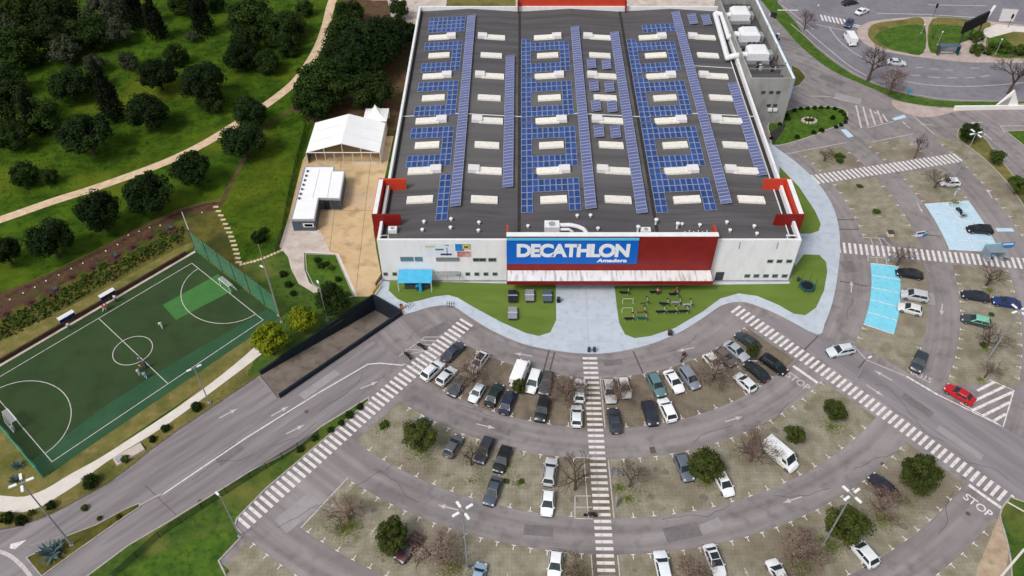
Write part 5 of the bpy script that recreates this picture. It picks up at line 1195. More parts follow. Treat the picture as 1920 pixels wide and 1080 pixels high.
for k in range(14):
    a = Vector(P(-14+k*4, PW+2.8)); b = Vector(P(-10.05+k*4, PW+2.8)); q = (a+b)/2-Vector(P(0, PW+2.8))
    if k < 13: build(MB().box((q.x,q.y,0),(3.95,.35,.75), atan2(PU.y,PU.x)), 'wall_block', 'wood_dark', rwl)
def dugout(x, y, label):
    o = empty('dugout', (*G(x, y), 0), atan2(PU.y, PU.x), label=label, cat='dugout', group='dugouts beside the pitch')
    o.scale = (.85,.8,.85); build(MB().box((0,.35,1.75),(3.2,1.1,.1)), 'roof', 'frame_white', o); build(MB().box((0,.75,0),(3.0,.08,1.75)), 'back_panel', 'blue_plastic', o)
    for s in (-1,1): build(MB().box((s*1.5,.4,0),(.06,.8,1.75)), 'side_panel', 'blue_plastic', o)
    build(MB().box((0,.5,.42),(2.8,.4,.06)), 'bench', 'blue_plastic', o)
    for s in (-1,1): build(MB().box((s*1.0,.5,0),(.06,.3,.42)), 'bench_leg', 'metal_dark', o)
dugout(131,604,'blue dugout with white roof, left one by the far touchline'); dugout(207,562,'blue dugout with white roof, right one by the far touchline')
# ---- people
def person_mesh(pose):
    J = {'pelvis':(0,0,.95),'chest':(0,.02,1.25),'neck':(0,.02,1.47),'head':(0,.04,1.6),'crown':(0,.03,1.74)}
    if pose == 'stand': L = [((-.1,0,.92),(-.12,.03,.5),(-.13,0,.08),(-.14,.16,.04)), ((.1,0,.92),(.12,.03,.5),(.13,0,.08),(.14,.16,.04))]; A = [((-.2,0,1.4),(-.27,-.02,1.12),(-.27,.1,.88)), ((.2,0,1.4),(.27,-.02,1.12),(.27,.1,.88))]
    elif pose == 'walk': L = [((-.1,0,.92),(-.11,.22,.52),(-.11,.16,.1),(-.11,.3,.05)), ((.1,0,.92),(.11,-.08,.5),(.11,-.36,.16),(.11,-.26,.04))]; A = [((-.2,0,1.4),(-.26,-.16,1.14),(-.24,-.12,.9)), ((.2,0,1.4),(.26,.14,1.14),(.22,.32,.98))]
    else: L = [((-.1,0,.5),(-.12,.42,.5),(-.12,.42,.08),(-.12,.56,.04)), ((.1,0,.5),(.12,.42,.5),(.12,.42,.08),(.12,.56,.04))]; A = [((-.2,0,.95),(-.26,.08,.68),(-.16,.34,.58)), ((.2,0,.95),(.26,.08,.68),(.16,.34,.58))]
    dz = -.45 if pose == 'sit' else 0
    vs = []; es = []; rad = []
    def add(p, r, par=None):
        vs.append(p); rad.append(r)
        if par is not None: es.append((par, len(vs)-1))
        return len(vs)-1
    o = lambda k: (J[k][0], J[k][1], J[k][2]+dz)
    pe = add(o('pelvis'), .16); ch = add(o('chest'), .17, pe); sh = add((0,.01,1.4+dz), .12, ch); nk = add(o('neck'), .065, sh); hd = add(o('head'), .105, nk); add(o('crown'), .08, hd)
    for leg in L:
        q = pe
        for p, r in zip(leg, (.1,.075,.055,.045)): q = add(p, r, q)
    for arm in A:
        q = sh
        for p, r in zip(arm, (.07,.05,.042)): q = add(p, r, q)
        hx, hy, hz = arm[-1]
        pl = add((hx*1.0, hy+.02, hz-.08), .034, q)
        for f, (dx, dl) in enumerate(((-.03,.075),(-.01,.09),(.01,.085),(.03,.065))): add((hx+dx, hy+.04, hz-.08-dl), .012, pl)
        add((hx-.05 if hx > 0 else hx+.05, hy+.05, hz-.1), .013, pl)
    me = bpy.data.meshes.new('person'); me.from_pydata(vs, es, []); ob = bpy.data.objects.new('tmp', me); COL.objects.link(ob)
    sk = ob.modifiers.new('s', 'SKIN'); sv = me.skin_vertices[0].data
    for k, r in enumerate(rad): sv[k].radius = (r, r)
    sv[0].use_root = True
    ob.modifiers.new('d', 'SUBSURF').levels = 1
    m2 = bpy.data.meshes.new_from_object(ob.evaluated_get(bpy.context.evaluated_depsgraph_get())); bpy.data.objects.remove(ob); m2.name = 'person'
    for nm in ('skin','wall_white','table_navy','hair','rubber_black'): m2.materials.append(MATS[nm])
    for p in m2.polygons:
        c = p.center; z = c.z-dz; p.use_smooth = True
        arm = abs(c.x) > .215 and z > .7
        if z > 1.62 or (z > 1.54 and c.y < .0): i = 3
        elif z > 1.45: i = 0
        elif arm: i = 0 if z < 1.12 else 1
        elif z > .98 or (pose == 'sit' and c.z > .55): i = 1
        elif c.z > .09: i = 2
        else: i = 4
        p.material_index = i
    return m2
PM = {k: person_mesh(k) for k in ('stand','walk','sit')}
CL = {}
def cloth(c):
    if c not in CL: CL[c] = mat('cloth_%02x%02x%02x' % c, c, tuple(min(255,k+12) for k in c), 6, .9)
    return CL[c]
def person(x, y, pose, top, bottom, label, face=None, z=0.0, group=None):
    o = link('person', PM[pose], None, (*G(x, y, z), z), rnd.uniform(0,6.28) if face is None else face); tag(o, label, 'person', group)
    for i, c in ((1, top), (2, bottom)): o.material_slots[i].link = 'OBJECT'; o.material_slots[i].material = cloth(c)
pf = atan2(PU.y, PU.x)+pi
GP = 'players on the pitch'
person(203,580,'stand',(196,40,52),(60,60,70),'person in red top standing nearest the right dugout',None,0,GP); person(197,583,'walk',(206,60,70),(220,220,220),'person in red top and white shorts walking off the touchline',None,0,GP); person(219,565,'stand',(230,230,230),(40,44,60),'person in white top standing right of the right dugout',None,0,GP)
person(132,617,'stand',(232,232,232),(50,60,90),'person in white top standing by the left dugout',None,0,GP); person(304,615,'walk',(224,226,228),(210,212,214),'lone player in white near the bright green patch',None,0,GP)
person(265,680,'walk',(150,152,170),(120,122,140),'player in grey on the centre circle edge',None,0,GP); person(276,690,'stand',(36,40,84),(40,44,70),'player in dark blue on the halfway line',None,0,GP); person(267,694,'walk',(190,130,96),(60,60,60),'player in tan top beside the dark blue one',None,0,GP); person(262,703,'stand',(236,236,236),(230,230,230),'player in all white beside the halfway line',None,0,GP); person(274,709,'walk',(160,200,226),(150,190,220),'player in light blue nearest the lower touchline',None,0,GP)
person(28,808,'stand',(206,208,216),(190,192,200),'person in pale grey at the left goal',None,0,GP)
GL = 'people on the lawn and car park'
person(1232,553,'stand',(206,110,120),(40,40,46),'person in pink top by the exercise frames under the canopy',None,.13,GL); person(1267,550,'walk',(196,50,66),(30,30,34),'person in red top walking near the canopy edge',None,.13,GL)
person(1857,488,'walk',(80,170,206),(40,50,70),'person in light blue top pushing a cart at the zebra',1.6,0,GL); person(1664,492,'stand',(70,140,186),(200,190,180),'person in blue top under the bare tree by the cyan bays',None,0,GL); person(1789,368,'stand',(130,190,220),(200,214,224),'person in pale blue below the white hatchback',None,0,GL); person(783,545,'stand',(40,170,220),(40,60,80),'person in cyan top at the blue awning stand',None,.13,GL)
person(1748,72,'walk',(40,40,44),(40,40,44),'person in black on the island footpath',None,.1,GL); person(1281,668,'sit',(70,40,46),(40,42,50),'person sitting on a parked motorcycle by the grey people carrier',2.6,.32,GL)
# ---- lawn: table tennis, exercise frames, trampoline, awning
def tabletennis(x, y, m, label):
    o = empty('table_tennis_table', (*G(x, y, .76), .13), 0, label=label, cat='table', group='table tennis tables on the lawn')
    for s in (-1,1): build(MB().box((0,s*.69,.72),(1.53,1.36,.05)), 'table_top', m, o)
    build(MB().box((0,0,.77),(1.7,.03,.15)), 'net', 'frame_white', o)
    for sx in (-1,1):
        for sy in (-1,1): build(MB().bar((sx*.6,sy*1.05,0),(sx*.6,sy*1.05,.72),.05), 'leg', 'metal_dark', o)
    build(MB().box((0,0,.3),(1.4,2.6,.06)), 'under_frame', 'metal_dark', o)
tabletennis(961,555,'table_navy','dark table tennis table, left of the upper three'); tabletennis(993,554,'table_grey','grey table tennis table, middle of the upper three'); tabletennis(1026,555,'table_blue','blue-grey table tennis table, right of the upper three'); tabletennis(961,587,'table_grey','grey table tennis table standing alone below the others')
def bench_rack(x, y, label, m, w_=1.6):
    o = empty('weight_bench', (*G(x, y, .3), .13), rnd.uniform(-.1,.1), label=label, cat='exercise bench', group='exercise equipment on the lawn')
    build(MB().box((0,0,.42),(w_,.42,.09)), 'pad', m, o); build(MB().box((-w_*.4,0,0),(.08,.5,.42)).box((w_*.4,0,0),(.08,.5,.42)), 'base', 'metal_grey', o)
    for s in (-1,1): build(MB().bar((w_*.42,s*.35,0),(w_*.42,s*.35,1.1),.035), 'upright', 'metal_grey', o)
    build(MB().bar((w_*.42,-.75,1.05),(w_*.42,.75,1.05),.025), 'bar', 'metal_white', o)
    for s in (-1,1): build(MB().bar((w_*.42,s*.6,1.05),(w_*.42,s*.68,1.05),.2,0,12), 'weight_plate', 'rubber_black', o)
for x, y, lb, m in ((1206,568,'green exercise bench in the top row',"turf_lawn"),(1244,571,'dark exercise bench in the top row with pink towel side','rubber_black'),(1267,569,'grey-purple exercise bench in the top row','table_grey'),(1288,573,'pale exercise bench at the right end of top row','metal_grey'),(1201,585,'olive exercise bench in the middle row','wood_rail'),(1238,586,'black exercise bench, left of three in middle row','rubber_black'),(1260,586,'black exercise bench, centre of three in middle row','rubber_black'),(1281,585,'black exercise bench, right of three in middle row','rubber_black'),(1179,599,'dark exercise bench in the bottom row','rubber_black'),(1203,598,'teal exercise bench in the bottom row','teal_rim'),(1226,549,'dark exercise bench beside the person in pink','rubber_black'),(1262,553,'dark exercise bench beside the person in red','rubber_black'),(1170,550,'black stool-like bench nearest the paved entrance','rubber_black')): bench_rack(x, y, lb, m)
for x, y, lb in ((1177,567,'white goal-shaped exercise frame at the left of the top row'),(1176,584,'white pull-up frame at the left of the middle row')):
    o = empty('exercise_frame', (*G(x, y, .13), .13), 0, label=lb, cat='exercise frame', group='white exercise frames on the lawn')
    for s in (-1,1): build(MB().bar((s*.9,0,0),(s*.9,0,.9),.035), 'upright', 'frame_white', o); build(MB().bar((s*.9,-.4,.05),(s*.9,.4,.05),.03), 'foot', 'frame_white', o)
    build(MB().bar((-.9,0,.9),(.9,0,.9),.035), 'crossbar', 'frame_white', o)
tr = empty('trampoline', (*G(1512,540,.13), .13), 0, label='round black trampoline with teal rim and net poles on the lawn', cat='trampoline')
build(MB().lathe((0,0,.6),[(1.05,0),(1.05,.02)],24), 'jumping_mat', 'rubber_black', tr); 
rm_ = MB(); n_ = 24
rm_.add([(r*cos(2*pi*k/n_),r*sin(2*pi*k/n_),z) for r,z in ((1.05,.64),(1.35,.64),(1.35,.5)) for k in range(n_)], [(j*n_+k,j*n_+(k+1)%n_,(j+1)*n_+(k+1)%n_,(j+1)*n_+k) for j in range(2) for k in range(n_)]); build(rm_, 'rim', 'teal_rim', tr)
for k in range(6):
    a = 2*pi*k/6; build(MB().bar((1.4*cos(a),1.4*sin(a),0),(1.4*cos(a),1.4*sin(a),2.2),.03), 'net_pole', 'rubber_black', tr)
aw = empty('blue_awning', (*G(780,531,.13), .13), 0, label='bright blue sloped awning stand against the shop wall', cat='awning')
(xa,_),(xb,_) = FZ(749,512), FZ(812,512); ax_ = aw.location.x; ay_ = aw.location.y
yb_ = 101.8-ay_; yf_ = G(780,531,2.3)[1]-ay_
build(MB().add([(xa-ax_,yb_,2.7),(xb-ax_,yb_,2.7),(xb-ax_,yf_,2.25),(xa-ax_,yf_,2.25),(xa-ax_,yb_,2.62),(xb-ax_,yb_,2.62),(xb-ax_,yf_,2.17),(xa-ax_,yf_,2.17)], [(3,2,1,0),(4,5,6,7),(0,1,5,4),(1,2,6,5),(2,3,7,6),(3,0,4,7)]), 'canvas', 'awning_blue', aw)
for x in (xa-ax_+.1, xb-ax_-.1):
    build(MB().bar((x,yf_+.05,0),(x,yf_+.05,2.2),.08), 'post', 'frame_white', aw)
build(MB().box(((xa+xb)/2-ax_+.9,yf_+.1,0),(.5,.3,2.0)), 'roll_up_sign', 'cyan_panel', aw); build(MB().box(((xa+xb)/2-ax_+.2,yf_+1.0,0),(4.2,.6,1.0)), 'counter', 'metal_dark', aw)
sh_ = empty('trolley_shelter', (*G(840,533,.13), .13), 0, label='pale metal trolley shelter right of the blue awning', cat='shelter')
build(MB().box((0,1.2,2.0),(4.4,2.0,.08)), 'roof', 'clear_roof', sh_)
for a in (-2.1,0,2.1):
    for b in (.3,2.1): build(MB().bar((a,b,0),(a,b,2.0),.04), 'post', 'metal_grey', sh_)
build(MB().bar((-2.1,.3,1.0),(2.1,.3,1.0),.03), 'rail', 'metal_grey', sh_)
def crate(x, y, d, m, label, cat, name, z=.13, parts=(), rz=0.0):
    o = empty(name, (*G(x, y, z), z), rz, label=label, cat=cat)
    build(MB().box((0,0,.06),d,taper=.94), 'body', m, o); build(MB().box((0,0,d[2]+.06),(d[0]*1.04,d[1]*1.04,.06)), 'lid', 'metal_dark', o); build(MB().box((0,0,0),(d[0]*.8,d[1]*.8,.06)), 'foot', 'metal_dark', o)
crate(1047,566,(.6,.6,.9),'rubber_black','small black litter bin at the lawn edge by the entrance','bin','litter_bin')
crate(753,579,(.5,.5,.9),'orange_plastic','orange bin at the end of the ramp wall','bin','litter_bin')
crate(1256,627,(.7,.7,.7),'wood_dark','brown planter box on the walkway right of the entrance','planter','planter_box')
crate(1104,659,(.45,.45,.8),'metal_dark','dark grey bollard bin at the head of the middle crossing, left','bin','litter_bin'); crate(1114,659,(.45,.45,.8),'metal_dark','dark grey bollard bin at the head of the middle crossing, right','bin','litter_bin')
crate(1410,673,(1.6,1.1,.3),'stone_white','pale square planter base between dark cars','planter','planter_box',0); crate(1496,527,(.4,.4,.8),'metal_dark','dark box at the foot of the right shop corner','box','utility_box')
crate(1668,441,(1.1,1.1,.7),'box_pale','pale peach box beside the zebra near cyan bays','box','sales_box',0)
def rack(x, y, n, rz, label, m='metal_dark', L=1.6):
    o = empty('bicycle_rack', (*G(x, y), .12 if y < 640 else 0), rz, label=label, cat='bicycle rack')
    for k in range(n):
        q = (k-(n-1)/2)*L/n; build(MB().bar((q,-.35,0),(q,-.35,.75),.04).bar((q,.35,0),(q,.35,.75),.04).bar((q,-.35,.75),(q,.35,.75),.04), 'hoop', m, o)
rack(768,576,3,.9,'dark bicycle rack on the walkway near the ramp'); rack(845,574,4,0,'dark bicycle rack on the walkway bend'); rack(1158,888,3,0,'blue bar rack beside the middle crossing in second ring','blue_plastic',2.4)
# banners, boards
def board(x, y, w_, h, m, label, rz=0.0, m2=None, z=0.0, name='sign_board', cat='sign', legs=.3):
    o = empty(name, (*G(x, y, z), z), rz, label=label, cat=cat)
    build(MB().box((0,0,legs),(w_,.08,h)), 'panel', m, o)
    if m2: build(MB().box((0,-.05,legs+h*.55),(w_*.8,.04,h*.3)), 'print', m2, o)
    for s in (-1,1): build(MB().bar((s*w_*.4,0,0),(s*w_*.4,0,legs+h*.9),.04), 'post', 'metal_grey', o)
board(1722,446,1.8,1.3,'poster_pale','white sign board with blue and yellow end near the zebra',.2,'poster_navy'); board(1732,445,.9,1.2,'poster_blue','blue and yellow banner beside the white sign board',.4,'poster_yellow')
board(1885,466,2.6,1.2,'poster_blue','bright blue banner right of the trolley shelter',.1,'poster_pale'); board(1154,948,.9,1.6,'metal_grey','pale upright board beside the middle crossing',1.5)
board(706,548,2.6,.9,'poster_yellow','colourful banner fence at the left end of walkway',1.2,'poster_red',.12,'banner_fence','banner'); board(711,532,2.4,1.0,'poster_navy','dark blue part of the banner fence by the shop corner',1.25,'orange_plastic',.12,'banner_fence','banner')
board(1701,182,.9,.9,'cyan_panel','small cyan sign on the grass verge by the street',.2,None,0,legs=1.0)
o = empty('billboard', (*G(1815,75), .1), .62, label='large black billboard on posts on the traffic island', cat='billboard')
build(MB().box((0,0,3.2),(10.5,.5,3.0)), 'panel', 'board_black', o); build(MB().box((0,-.27,3.35),(10.1,.06,2.7)), 'print', 'rubber_black', o)
for k in (-4,0,4): build(MB().bar((k,0,0),(k,0,3.3),.18,0,8), 'post', 'metal_dark', o)
o = empty('bus_shelter', (*G(1776,105), .12), 0, label='dark bus shelter with blue roof on the island pavement', cat='shelter')
build(MB().box((0,.6,2.4),(5.2,1.6,.12)), 'roof', 'table_blue', o); build(MB().box((0,1.3,0),(5.0,.08,2.3)), 'back_panel', 'shelter_glass', o)
for s in (-1,1): build(MB().box((s*2.5,.6,0),(.08,1.4,2.3)), 'side_panel', 'teal_rim' if s > 0 else 'metal_dark', o)
build(MB().box((0,.9,.42),(3,.4,.06)), 'bench', 'metal_white', o)
o = empty('trolley_shelter', (*G(1862,488), 0), .05, label='glass trolley shelter with pale teal roof on the blue bays', cat='shelter')
build(MB().box((0,.8,2.1),(3.0,2.2,.08)), 'roof', 'shelter_glass', o); build(MB().box((0,1.95,2.02),(3.05,.15,.3)), 'fascia', 'paint_cyan', o); build(MB().box((0,1.85,0),(3.0,.05,2.0)), 'back_panel', 'shelter_glass', o)
for s in (-1,1): build(MB().box((s*1.45,.8,0),(.05,2.1,2.0)), 'side_panel', 'shelter_glass', o); build(MB().bar((s*1.45,-.3,0),(s*1.45,-.3,2.1),.04), 'post', 'metal_grey', o)
def cart(x, y, rz, label, n=4):
    o = empty('shopping_carts', (*G(x, y), 0), rz, label=label, cat='trolleys')
    for k in range(n):
        b = MB(); q = k*.28
        b.box((q,0,.45),(.8,.5,.05)); 
        for s in (-1,1): b.bar((q-.4,s*.25,.5),(q+.42,s*.28,.95),.02).bar((q-.4,s*.25,.5),(q-.4,s*.25,.12),.02).bar((q+.4,s*.25,.5),(q+.4,s*.25,.12),.02)
        b.bar((q+.45,-.3,1.0),(q+.45,.3,1.0),.025); build(b, 'trolley', 'metal_grey', o)
cart(1880,489,.1,'nested shopping trolleys beside the glass shelter'); cart(1851,492,3.0,'cart pushed by a person at the right zebra',1); cart(1803,408,.3,'dark trolleys lying on the pale blue bays',3)
# motorcycles
def moto(x, y, rz, c, label):
    o = empty('motorcycle', (*G(x, y), 0), rz, label=label, cat='motorcycle', group='motorcycles by the crossings')
    for yy in (-.68,.68):
        mb = MB(); n = 14
        for r in (.31,): mb.add([(xx, yy+r*cos(2*pi*k/n), .31+r*sin(2*pi*k/n)) for xx in (-.06,.06) for k in range(n)], [(k,(k+1)%n,n+(k+1)%n,n+k) for k in range(n)]+[tuple(range(n-1,-1,-1)),tuple(range(n,2*n))])
        build(mb, 'wheel', 'tyre', o)
    pm = paint_m(c); me = MB().box((0,.2,.55),(.34,.6,.35),taper=.7).box((0,-.75,.6),(.2,.5,.12)).mesh('fairing', ['plate']); put('tank', me, o, pm=pm)
    build(MB().box((0,-.3,.78),(.3,.7,.1)), 'seat', 'rubber_black', o); build(MB().bar((0,.68,.31),(0,.45,1.0),.05).bar((-.36,.42,1.05),(.36,.42,1.05),.03), 'fork', 'metal_grey', o); build(MB().box((0,0,.25),(.3,.5,.32)), 'engine', 'metal_dark', o)
moto(764,669,.7,(30,30,34),'black motorcycle in the hatched area left of the zebra, lower'); moto(790,652,.9,(40,42,46),'dark motorcycle in the hatched area left of the zebra, upper'); moto(1280,673,2.6,(120,40,44),'dark red motorcycle in front of the grey people carrier'); moto(1797,398,.2,(30,60,60),'dark teal motorcycle standing on the pale blue bays')
moto(1107,968,1.5,(60,50,46),'brown motorcycle in the painted boxes left of the middle crossing')
# painted boxes
for a, b in (((1078,930),(1108,930)),((1078,930),(1078,972)),((1078,951),(1110,951)),((1078,972),(1112,973)),((1080,858),(1106,858)),((1077,895),(1107,895)),((1616,445),(1655,447)),((1655,446),(1672,465)),((1632,446),(1640,468)),((1648,447),(1658,468)),((1626,470),(1628,490)),((1643,480),(1645,496)),((1661,482),(1663,500)),((1626,482),(1662,484)),
             ((748,668),(797,632)),((797,632),(828,632)),((768,664),(806,656)),((760,655),(815,668-10)),((778,645),(822,648)),((788,638),(828,640)),((755,682),(775,688)),((775,688),(800,668))):
    line_obj('painted_box', PX([a, b]), .14, .02, 'paint_worn')
# white triangular wall
tw = empty('triangular_wall', (*G(1885,203), 0), .02, label='white triangular concrete wall with long plinth by the street', cat='wall')
build(MB().add([(-2.6,0,0),(3.2,0,0),(.2,0,4.6),(-2.6,.5,0),(3.2,.5,0),(.2,.5,4.6)], [(0,1,2),(5,4,3),(0,3,4,1),(1,4,5,2),(2,5,3,0)]), 'triangle', 'white_plaster', tw)
build(MB().box((-3.5,-.3,0),(17,.5,.9)), 'plinth', 'white_plaster', tw)
build(MB().add([(-2.2,-.06,.9),(.2,-.06,.9),(.1,-.06,3.2)], [(0,1,2)]), 'inset_panel', 'concrete_wall', tw)
# fences, stones, markers
def fence(pts, h, label, m, mp, name='mesh_fence', rails=False):
    q = [Vector((*G(*p), 0)) for p in pts]; o = empty(name, q[0], label=label, cat='fence')
    for i in range(len(q)-1):
        L = (q[i+1]-q[i]).length; n = max(1, round(L/3.0))
        for k in range(n):
            a = q[i]+(q[i+1]-q[i])*k/n-q[0]; b = q[i]+(q[i+1]-q[i])*(k+1)/n-q[0]
            build(MB().bar(a, a+Vector((0,0,h)), .06), 'post', mp, o)
            if rails:
                for z in (h*.55, h*.95): build(MB().bar(a+Vector((0,0,z)), b+Vector((0,0,z)), .045), 'rail', m, o)
            else: build(MB().add([a, b, b+Vector((0,0,h)), a+Vector((0,0,h))], [(0,1,2,3)]), 'mesh_panel', m, o)
fence([(598,818),(560,842),(470,898),(380,955),(300,1008),(215,1085)], 1.6, 'dark green mesh fence along the grass verge', 'fence_mesh', 'fence_green')
fence([(416,380),(380,386),(330,402),(250,442),(160,487),(80,525),(-20,572)], .9, 'wooden rail fence along the brown bank above the pitch', 'wood_rail', 'wood_rail', 'rail_fence', True)
fence([(575,240),(556,310),(543,370),(530,440),(518,474)], 1.5, 'dark mesh fence between green slope and the yard', 'fence_mesh', 'fence_green')
st = random.Random(3)
for k in range(14):
    t_ = k/13; x = 405+t_*42+6*sin(t_*3); y = 388+t_*104
    o = build(MB().box((0,0,0),(1.1*st.uniform(.9,1.1),.5,.1),taper=.95), 'stepping_stone', 'slab_stone', None, (*G(x, y), -.02), st.uniform(-.1,.15)); tag(o, 'pale stepping stone slab in the run down from the bank', 'stepping stone', 'stepping stones beside the pitch')
for k in range(13):
    t_ = k/12; x = 452+t_*76; y = 496-t_*27+10*sin(t_*pi)*.3
    o = build(MB().lathe((0,0,0),[(.32*st.uniform(.8,1.2),0),(.3,.08)],7), 'stepping_stone', 'slab_stone', None, (*G(x, y), -.02), st.uniform(0,3)); tag(o, 'small pale stone in the curved run towards the yard', 'stepping stone', 'small stones towards the yard')
for k, (x, y) in enumerate(((257,425),(237,432),(217,450),(277,418),(195,462),(152,485),(130,495),(107,507),(83,518),(62,530),(40,541),(15,553),(297,414),(375,390))):
    o = build(MB().lathe((0,0,0),[(.15,0),(.17,.1),(.1,.2),(.02,.23)],8), 'marker_stone', 'stone_white', None, (*G(x+4, y+9), 0), sm=50); tag(o, 'small white marker stone below the wooden rail fence', 'stone', 'white stones along the bank')
o = build(MB().box((0,0,0),(4.2,1.6,.35),taper=.97), 'concrete_slab', 'concrete_pale', None, (*G(243,853), 0), .72); tag(o, 'pale concrete slab on the verge between footpath and road', 'slab'); build(MB().box((-1.4,0,.35),(.9,1.0,.12)), 'hatch', 'metal_grey', o)
o = empty('road_railing', (*G(90,1022), .1), .35, label='thin grey railing around the median agave', cat='railing')
for k in range(5): build(MB().bar((-2+k,0,0),(-2+k,0,1.0),.03), 'post', 'metal_grey', o)
build(MB().bar((-2,0,1.0),(2,0,1.0),.03), 'rail', 'metal_grey', o)
for x, y, lb in ((1749,32,'traffic light at the left of the island path'),(1889,52,'traffic light at the right island corner'),(1453,18,'traffic light at the verge near the annex')):
    o = empty('traffic_light', (*G(x, y), .1), 0, label=lb, cat='traffic light', group='traffic lights on the street'); build(MB().bar((0,0,0),(0,0,2.6),.07), 'pole', 'metal_dark', o); build(MB().box((0,0,2.5),(.4,.35,1.1)), 'lamp_box', 'rubber_black', o)
o = empty('flower_bed', (*G(1517,227), .08), 0, label='pale stone ring with plants on the oval lawn', cat='flower bed')
for k in range(12): build(MB().box((1.5*cos(k*pi/6),1.0*sin(k*pi/6),0),(.6,.5,.3),k*pi/6,taper=.7), 'stone', 'concrete_pale', o)
for k in range(3): q = link('plant', CR['fresh'][k % 2], o, (-.7+.7*k,0,.3)); q.scale = (.45,.45,.35)
sheet('oval_hedge_path', PX([(1443,250),(1470,232),(1474,236),(1450,272)]), .12, 'gutter_dark')
# ---- uncountable grass and litter
def tufts(name, poly_px, n, s, m, label, seed, tall=.22):
    R = random.Random(seed); vs = []; fs = []; xs_ = [p[0] for p in poly_px]; ys_ = [p[1] for p in poly_px]; q = PX(poly_px); X = [p[0] for p in q]; Y = [p[1] for p in q]
    def inside(x, y):
        c = False; j = len(q)-1
        for i in range(len(q)):
            if (q[i][1] > y) != (q[j][1] > y) and x < (q[j][0]-q[i][0])*(y-q[i][1])/(q[j][1]-q[i][1])+q[i][0]: c = not c
            j = i
        return c
    k = 0
    while k < n:
        x, y = R.uniform(min(X),max(X)), R.uniform(min(Y),max(Y)); k += 1
        if not inside(x, y): continue
        a = R.uniform(0,pi); ss = s*R.uniform(.5,1.4); h = ss*tall*R.uniform(.6,1.3); dx, dy = cos(a)*ss/2, sin(a)*ss/2; o = len(vs); lx, ly = R.uniform(-.3,.3)*h, R.uniform(-.3,.3)*h
        vs += [(x-dx,y-dy,-.02),(x+dx,y+dy,-.02),(x+dx*.6+lx,y+dy*.6+ly,h),(x-dx*.6+lx,y-dy*.6+ly,h)]; fs.append((o,o+1,o+2,o+3))
    ob = build(MB().add(vs, fs), name, m); ob['kind'] = 'stuff'; ob['label'] = label; ob['category'] = 'grass'
mat('blade_bed', (58,86,26), (84,106,34), .5, .9, c4=(96,60,46), scale4=.25); mat('blade_dark', (48,74,22), (72,100,30), .3, .9, c4=(36,54,18), scale4=.1); mat('blade_dry', (128,118,66), (150,138,84), .5, .9, c4=(88,96,40), scale4=.15)
tufts('park_grass', [(-120,430),(0,395),(250,310),(390,245),(530,150),(585,80),(605,-40),(-150,-40)], 30000, .32, 'blade_dark', 'tufts of grass over the dark green park', 11)
tufts('bed_plants', [(345,425),(240,478),(150,525),(60,572),(-20,612),(-20,650),(60,612),(150,560),(250,505),(345,452)], 7000, .5, 'blade_bed', 'low green ground cover around the red soil beds', 15, .6)
tufts('slope_grass', [(425,385),(480,262),(550,210),(585,235),(545,380),(525,455),(450,490)], 4000, .28, 'blade_dark', 'tufts of grass on the slope beside the yard', 12)
tufts('verge_grass', [(100,940),(210,872),(295,818),(345,783),(465,692),(485,703),(335,803),(240,876),(150,932),(40,982),(-40,1003),(-40,966),(60,964)], 5000, .28, 'blade_dry', 'dry grass along the footpath verge', 13)
tufts('strip_grass', [(690,750),(620,812),(446,975),(412,1052),(300,1130),(90,1150),(240,1025),(400,928),(560,838)], 6000, .3, 'blade_dark', 'grass on the strip beside the left crossing', 14)

def weeds(pts, seed):
    R = random.Random(seed); vs = []; fs = []
    for x, y, rp, n in pts:
        X, Y = G(x, y); r = rp*(Y+CAM_H)*.70711/F
        for k in range(n):
            a = R.uniform(0,2*pi); q = r*abs(R.gauss(0,.5)); px, py = X+q*cos(a)*1.2, Y+q*sin(a); b = R.uniform(0,pi); s = R.uniform(.06,.14); h = s*R.uniform(.3,.8); dx, dy = cos(b)*s, sin(b)*s; o = len(vs); lx, ly = R.uniform(-.12,.12), R.uniform(-.12,.12)
            vs += [(px-dx,py-dy,.01),(px+dx,py+dy,.01),(px+dx*.5+lx,py+dy*.5+ly,h+.01),(px-dx*.5+lx,py-dy*.5+ly,h+.01)]; fs.append((o,o+1,o+2,o+3))
    o = build(MB().add(vs, fs), 'weeds', 'blade_weed'); o['kind'] = 'stuff'; o['label'] = 'green weeds growing through the parking pavers around trees'; o['category'] = 'weeds'
mat('blade_weed', (86,104,34), (118,126,58), .6, .9, c4=(64,84,24), scale4=.3)
weeds([(650,988,34,1500),(845,1062,36,1400),(1552,1022,30,1500),(1500,1062,34,900),(1655,972,28,800),(1700,940,26,500),(1560,800,30,500),(1300,1080,30,700),(740,1025,34,800),(790,845,30,700),(720,800,20,300),(1160,915,14,350),(1178,935,22,350),(1610,350,10,120),(1640,400,12,120),(1855,545,14,300),(1848,655,16,300),(1790,380,18,350),(1560,290,20,350),(1840,712,12,200),(975,905,14,250),(950,870,30,250),(1220,930,60,160),(880,900,40,150),(1725,915,24,500),(1325,905,22,400),(1080,1070,30,600)], 21)

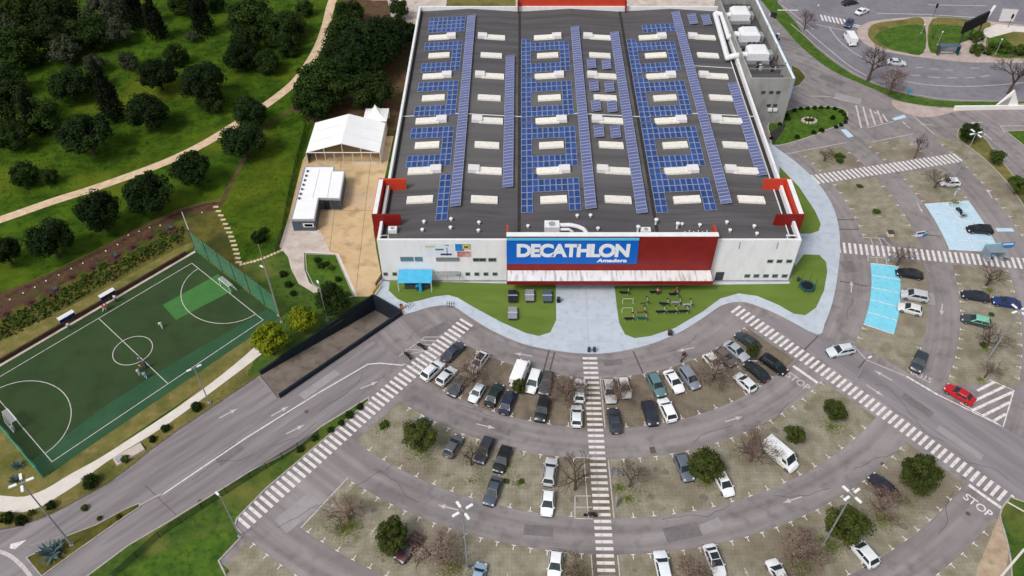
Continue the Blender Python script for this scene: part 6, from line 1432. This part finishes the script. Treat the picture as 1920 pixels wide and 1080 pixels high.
# ---- wear on the tarmac
mat('asphalt_patch', (112,107,109), (126,121,122), .6, .92, c3=(98,93,95), scale3=1.5, amt3=.5); mat('asphalt_new', (150,145,146), (162,157,158), .6, .92); mat('crack', (86,80,80), rough=.95); mat('oil', (112,104,94), (126,118,106), 2.5, .7)
for k, (x, y, w_, d_, rz, m) in enumerate(((1280,998,5,2.2,.2,'asphalt_patch'),(1335,985,3,1.5,.4,'asphalt_new'),(560,960,6,3,.8,'asphalt_new'),(1010,995,4,1.6,-.1,'asphalt_patch'),(930,800,5,1.4,-.5,'asphalt_patch'),(600,720,7,1.5,.8,'asphalt_new'),(430,850,4,2,.8,'asphalt_patch'),(1800,830,7,1.2,-.88,'asphalt_new'),(1720,760,5,1.5,-.88,'asphalt_patch'),(1745,560,3,1.4,1.3,'asphalt_new'),(1592,500,2.5,3,.1,'asphalt_patch'),(820,620,5,2.2,.6,'asphalt_patch'),(1560,150,6,2.5,-.7,'asphalt_patch'),(1590,185,6,3,-.5,'asphalt_new'),(1150,640+40,3,1.2,.1,'asphalt_patch'),(1660,450,2,3,.1,'asphalt_patch'))):
    X, Y = G(x, y); q = [(X+a*cos(rz)-b*sin(rz), Y+a*sin(rz)+b*cos(rz)) for a, b in ((-w_/2,-d_/2),(w_/2,-d_/2*.9),(w_/2*.95,d_/2),(-w_/2*1.02,d_/2*.95))]
    sheet('asphalt_patch', q, .0065+.0001*k, m)
cr = random.Random(17)
for x, y, an, n in ((640,930,.4,14),(700,880,-.3,12),(520,990,.9,12),(860,760,-.6,10),(1300,830,.3,12),(1420,800,.5,12),(1240,975,.1,16),(1450,930,.4,14),(1600,880,.7,12),(480,860,.75,16),(360,900,.7,14),(600,770,.75,14),(1640,720,-.7,14),(1780,850,-.8,14),(1700,770,-.9,12),(1590,600,1.4,10),(1745,520,1.5,10),(1700,340,1.9,10),(1500,130,-.8,12),(1560,180,-.5,12),(1000,650,-.1,10),(1250,660,.4,10),(760,640,.6,10),(1560,350,1.9,10),(1650,990,.8,12),(1760,1000,.8,12)):
    p = Vector(G(x, y)); pts = [tuple(p)]; a = an
    for k in range(n): a += cr.uniform(-.5,.5); a = an+(a-an)*.8; p = p+Vector((cos(a), sin(a)))*cr.uniform(.4,.9); pts.append(tuple(p))
    line_obj('asphalt_crack', pts, .07, .0088, 'crack')
for k in range(34):
    r_ = cr.choice((I1,I2,I3)); a = cr.uniform(-36,42); q = pol(cr.choice((r_[0]+2.2, r_[1]-2.4))+cr.uniform(-.8,.8), a); s = cr.uniform(.25,.6); ph = cr.uniform(0,6)
    sheet('oil_stain', [(q[0]+s*(1+.25*sin(2*t*.449+ph))*cos(t*.449), q[1]+s*(1+.2*cos(3*t*.449+ph))*sin(t*.449)) for t in range(14)], .0105+.0001*k, 'oil')
